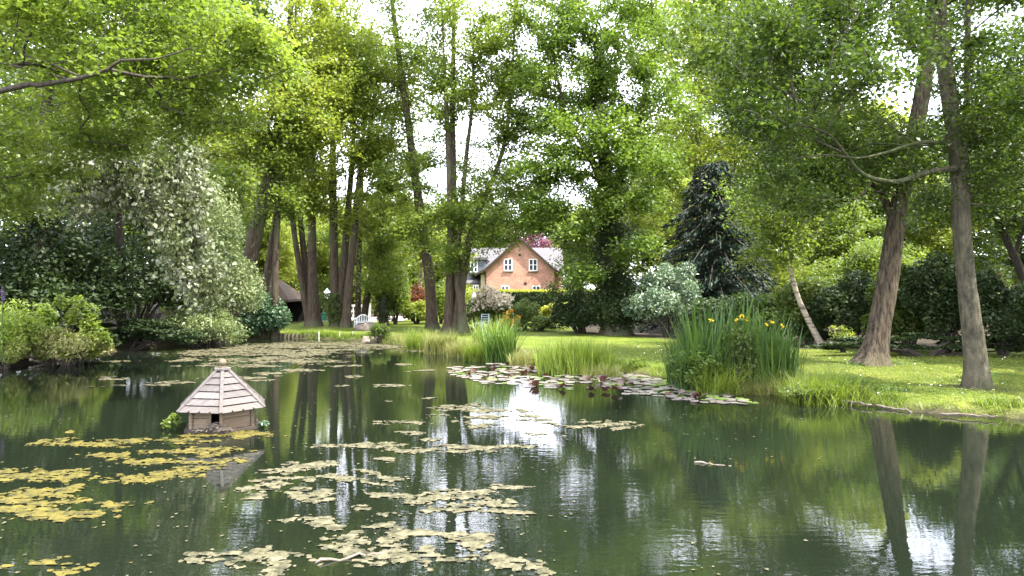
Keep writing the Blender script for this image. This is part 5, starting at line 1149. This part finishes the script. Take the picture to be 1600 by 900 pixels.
# behind the lawn, centre
shrub('azalea_bush', 'bush covered in cream pink flowers beside the alder clump', 770, 520, 62, 60, M['leaf_bright'], 410, 6500, .11, d=33, dp=2, flowers=(M['fl_cream'], 420, .17, 'flower_heads'))
shrub('azalea_bush', 'low bush with orange yellow flowers right of the cream pink bush', 797, 522, 30, 30, M['leaf_bright'], 411, 2500, .10, d=31, dp=1.4, flowers=(M['fl_orange'], 26, .12, 'flower_heads'))
shrub('round_shrub', 'rounded mid green shrub right of the orange flowers', 821, 517, 48, 44, M['leaf_mid'], 412, 7000, .10, d=32.5, dp=1.6)
shrub('round_shrub', 'low dark rounded shrub at the lawn edge in front of the golden shrub', 845, 519, 34, 22, M['leaf_mid'], 413, 3500, .10, d=31.5, dp=1.2)
shrub('golden_shrub', 'yellow green shrub below the right end of the hedge', 865, 512, 46, 38, M['leaf_gold'], 414, 6000, .11, d=34, dp=1.6)
shrub('round_shrub', 'blue green rounded shrub behind the garden chair', 745, 514, 36, 46, M['leaf_blue'], 415, 4500, .11, d=33.5, dp=1.5)
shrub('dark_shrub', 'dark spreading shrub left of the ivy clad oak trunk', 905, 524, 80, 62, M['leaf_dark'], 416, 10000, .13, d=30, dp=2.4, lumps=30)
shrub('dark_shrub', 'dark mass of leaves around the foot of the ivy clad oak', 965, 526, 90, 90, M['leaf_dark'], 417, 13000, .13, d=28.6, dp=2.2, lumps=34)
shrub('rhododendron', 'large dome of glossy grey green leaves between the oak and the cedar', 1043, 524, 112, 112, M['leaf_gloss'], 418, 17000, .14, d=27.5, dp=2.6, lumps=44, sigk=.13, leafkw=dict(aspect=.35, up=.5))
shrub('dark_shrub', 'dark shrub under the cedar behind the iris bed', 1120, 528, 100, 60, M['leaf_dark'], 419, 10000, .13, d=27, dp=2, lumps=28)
# far left of the lawn
shrub('forsythia', 'vivid yellow flowering bush right of the shed', 467, 500, 20, 34, M['fl_yellow'], 420, 2500, .13, d=46, dp=1)
shrub('pale_shrub', 'pale cream green bush behind the lamp post', 513, 494, 46, 38, M['leaf_willow'], 421, 6000, .15, d=49, dp=2)
shrub('bright_bush', 'bright green bush behind the left lawn, right of the ivy covered short trunk', 618, 508, 40, 90, M['leaf_bright'], 422, 8000, .13, d=37, dp=2)
shrub('rusty_shrub', 'rusty red leaved shrub behind the lawn left of the tallest trunk', 645, 506, 36, 56, M['leaf_red'], 423, 3500, .13, d=40, dp=1.6, lumps=18)
shrub('bright_bush', 'yellow green bush left of the foot of the tallest trunk', 650, 508, 44, 34, M['leaf_yel'], 424, 6000, .12, d=37.5, dp=1.6)
shrub('bright_bush', 'bright green bush between the tallest trunk and the alder clump', 689, 510, 34, 66, M['leaf_bright'], 425, 5000, .12, d=38, dp=1.6)
shrub('dark_shrub', 'dark green shrubbery closing the view behind the lamp post', 500, 488, 140, 80, M['leaf_mid'], 426, 12000, .2, d=58, dp=3, lumps=30)
shrub('dark_shrub', 'green shrubbery behind the white balustrade', 600, 490, 150, 84, M['leaf_bright'], 427, 13000, .2, d=56, dp=3, lumps=30)
shrub('bright_bush', 'sunlit shrubbery left of the brick house, behind the alder clump', 700, 492, 70, 60, M['leaf_yel'], 428, 6000, .2, d=56, dp=3, lumps=24)
tree('pale_stemmed_tree', 'small tree with a pale straight stem left of the tallest trunk',
     [[(657, 506, 42, 6), (657, 460, 42, 6), (658, 400, 42, 5), (660, 340, 42, 3)]], [(655, 370, 42, 2.2, 2, 1.6, 30)], M['leaf_yel'], M['birch'], 31, 7000, .17, lowz=.5)
# back of the right lawn: the laurel bank
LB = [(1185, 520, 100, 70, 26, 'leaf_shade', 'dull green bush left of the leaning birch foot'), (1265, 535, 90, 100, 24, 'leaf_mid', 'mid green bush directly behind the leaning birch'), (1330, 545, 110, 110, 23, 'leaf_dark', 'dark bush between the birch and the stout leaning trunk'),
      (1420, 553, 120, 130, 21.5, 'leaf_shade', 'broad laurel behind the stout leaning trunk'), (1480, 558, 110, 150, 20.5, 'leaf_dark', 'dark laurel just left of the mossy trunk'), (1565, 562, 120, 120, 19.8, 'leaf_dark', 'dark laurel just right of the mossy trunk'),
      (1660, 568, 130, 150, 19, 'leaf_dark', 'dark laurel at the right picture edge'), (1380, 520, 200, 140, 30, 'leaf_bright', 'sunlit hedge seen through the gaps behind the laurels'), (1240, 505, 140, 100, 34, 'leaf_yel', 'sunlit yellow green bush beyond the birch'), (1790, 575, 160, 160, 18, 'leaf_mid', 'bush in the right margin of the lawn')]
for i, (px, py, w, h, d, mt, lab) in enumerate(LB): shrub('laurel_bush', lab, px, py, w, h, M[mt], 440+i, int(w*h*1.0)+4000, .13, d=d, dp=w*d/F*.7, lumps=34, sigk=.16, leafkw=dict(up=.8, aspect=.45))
shrub('young_sapling', 'bright leafy sapling shoot at the lawn edge left of the stout leaning trunk', 1317, 545, 34, 42, M['leaf_yel'], 470, 420, .09, d=21, dp=.8, lumps=10, sigk=.15)
shrub('low_laurel', 'low ground hugging dark shrubs along the back edge of the right lawn', 1450, 562, 330, 34, M['leaf_dark'], 471, 11000, .10, d=19.9, dp=1.0, lumps=60, sigk=.06)
shrub('low_laurel', 'low dark shrubs at the foot of the leaning birch', 1230, 543, 130, 34, M['leaf_dark'], 472, 5000, .10, d=23.6, dp=1.0, lumps=30, sigk=.09)
# something bright beyond the laurels: parked red car, and a brick house glimpsed through the leaves
for (px, d, w, h, nm, lab, mt) in ((1562, 62, 3.2, 1.6, 'far_garden_wall', 'pinkish brick building glimpsed through the leaves at the right edge', 'brick'),):
    x = (px-800)/F*d; z = TZ(x, d); o = empty(nm, (x, d, z), lab, 'building'); MB().box(-w, w, 0, 4, -.5, 1.9).build('wall', M[mt], o)
    MB().prism([(-w-.3, -.3, 1.9), (-w-.3, 2, 3.1), (-w-.3, 4.3, 1.9)], (2*w+.6, 0, 0)).build('roof', M['tile'], o); window(o, -1.2, 1.1, .9, .9, 0); window(o, 1.2, 1.1, .9, .9, 0)
print('LEAF TRIS', TRI[0])
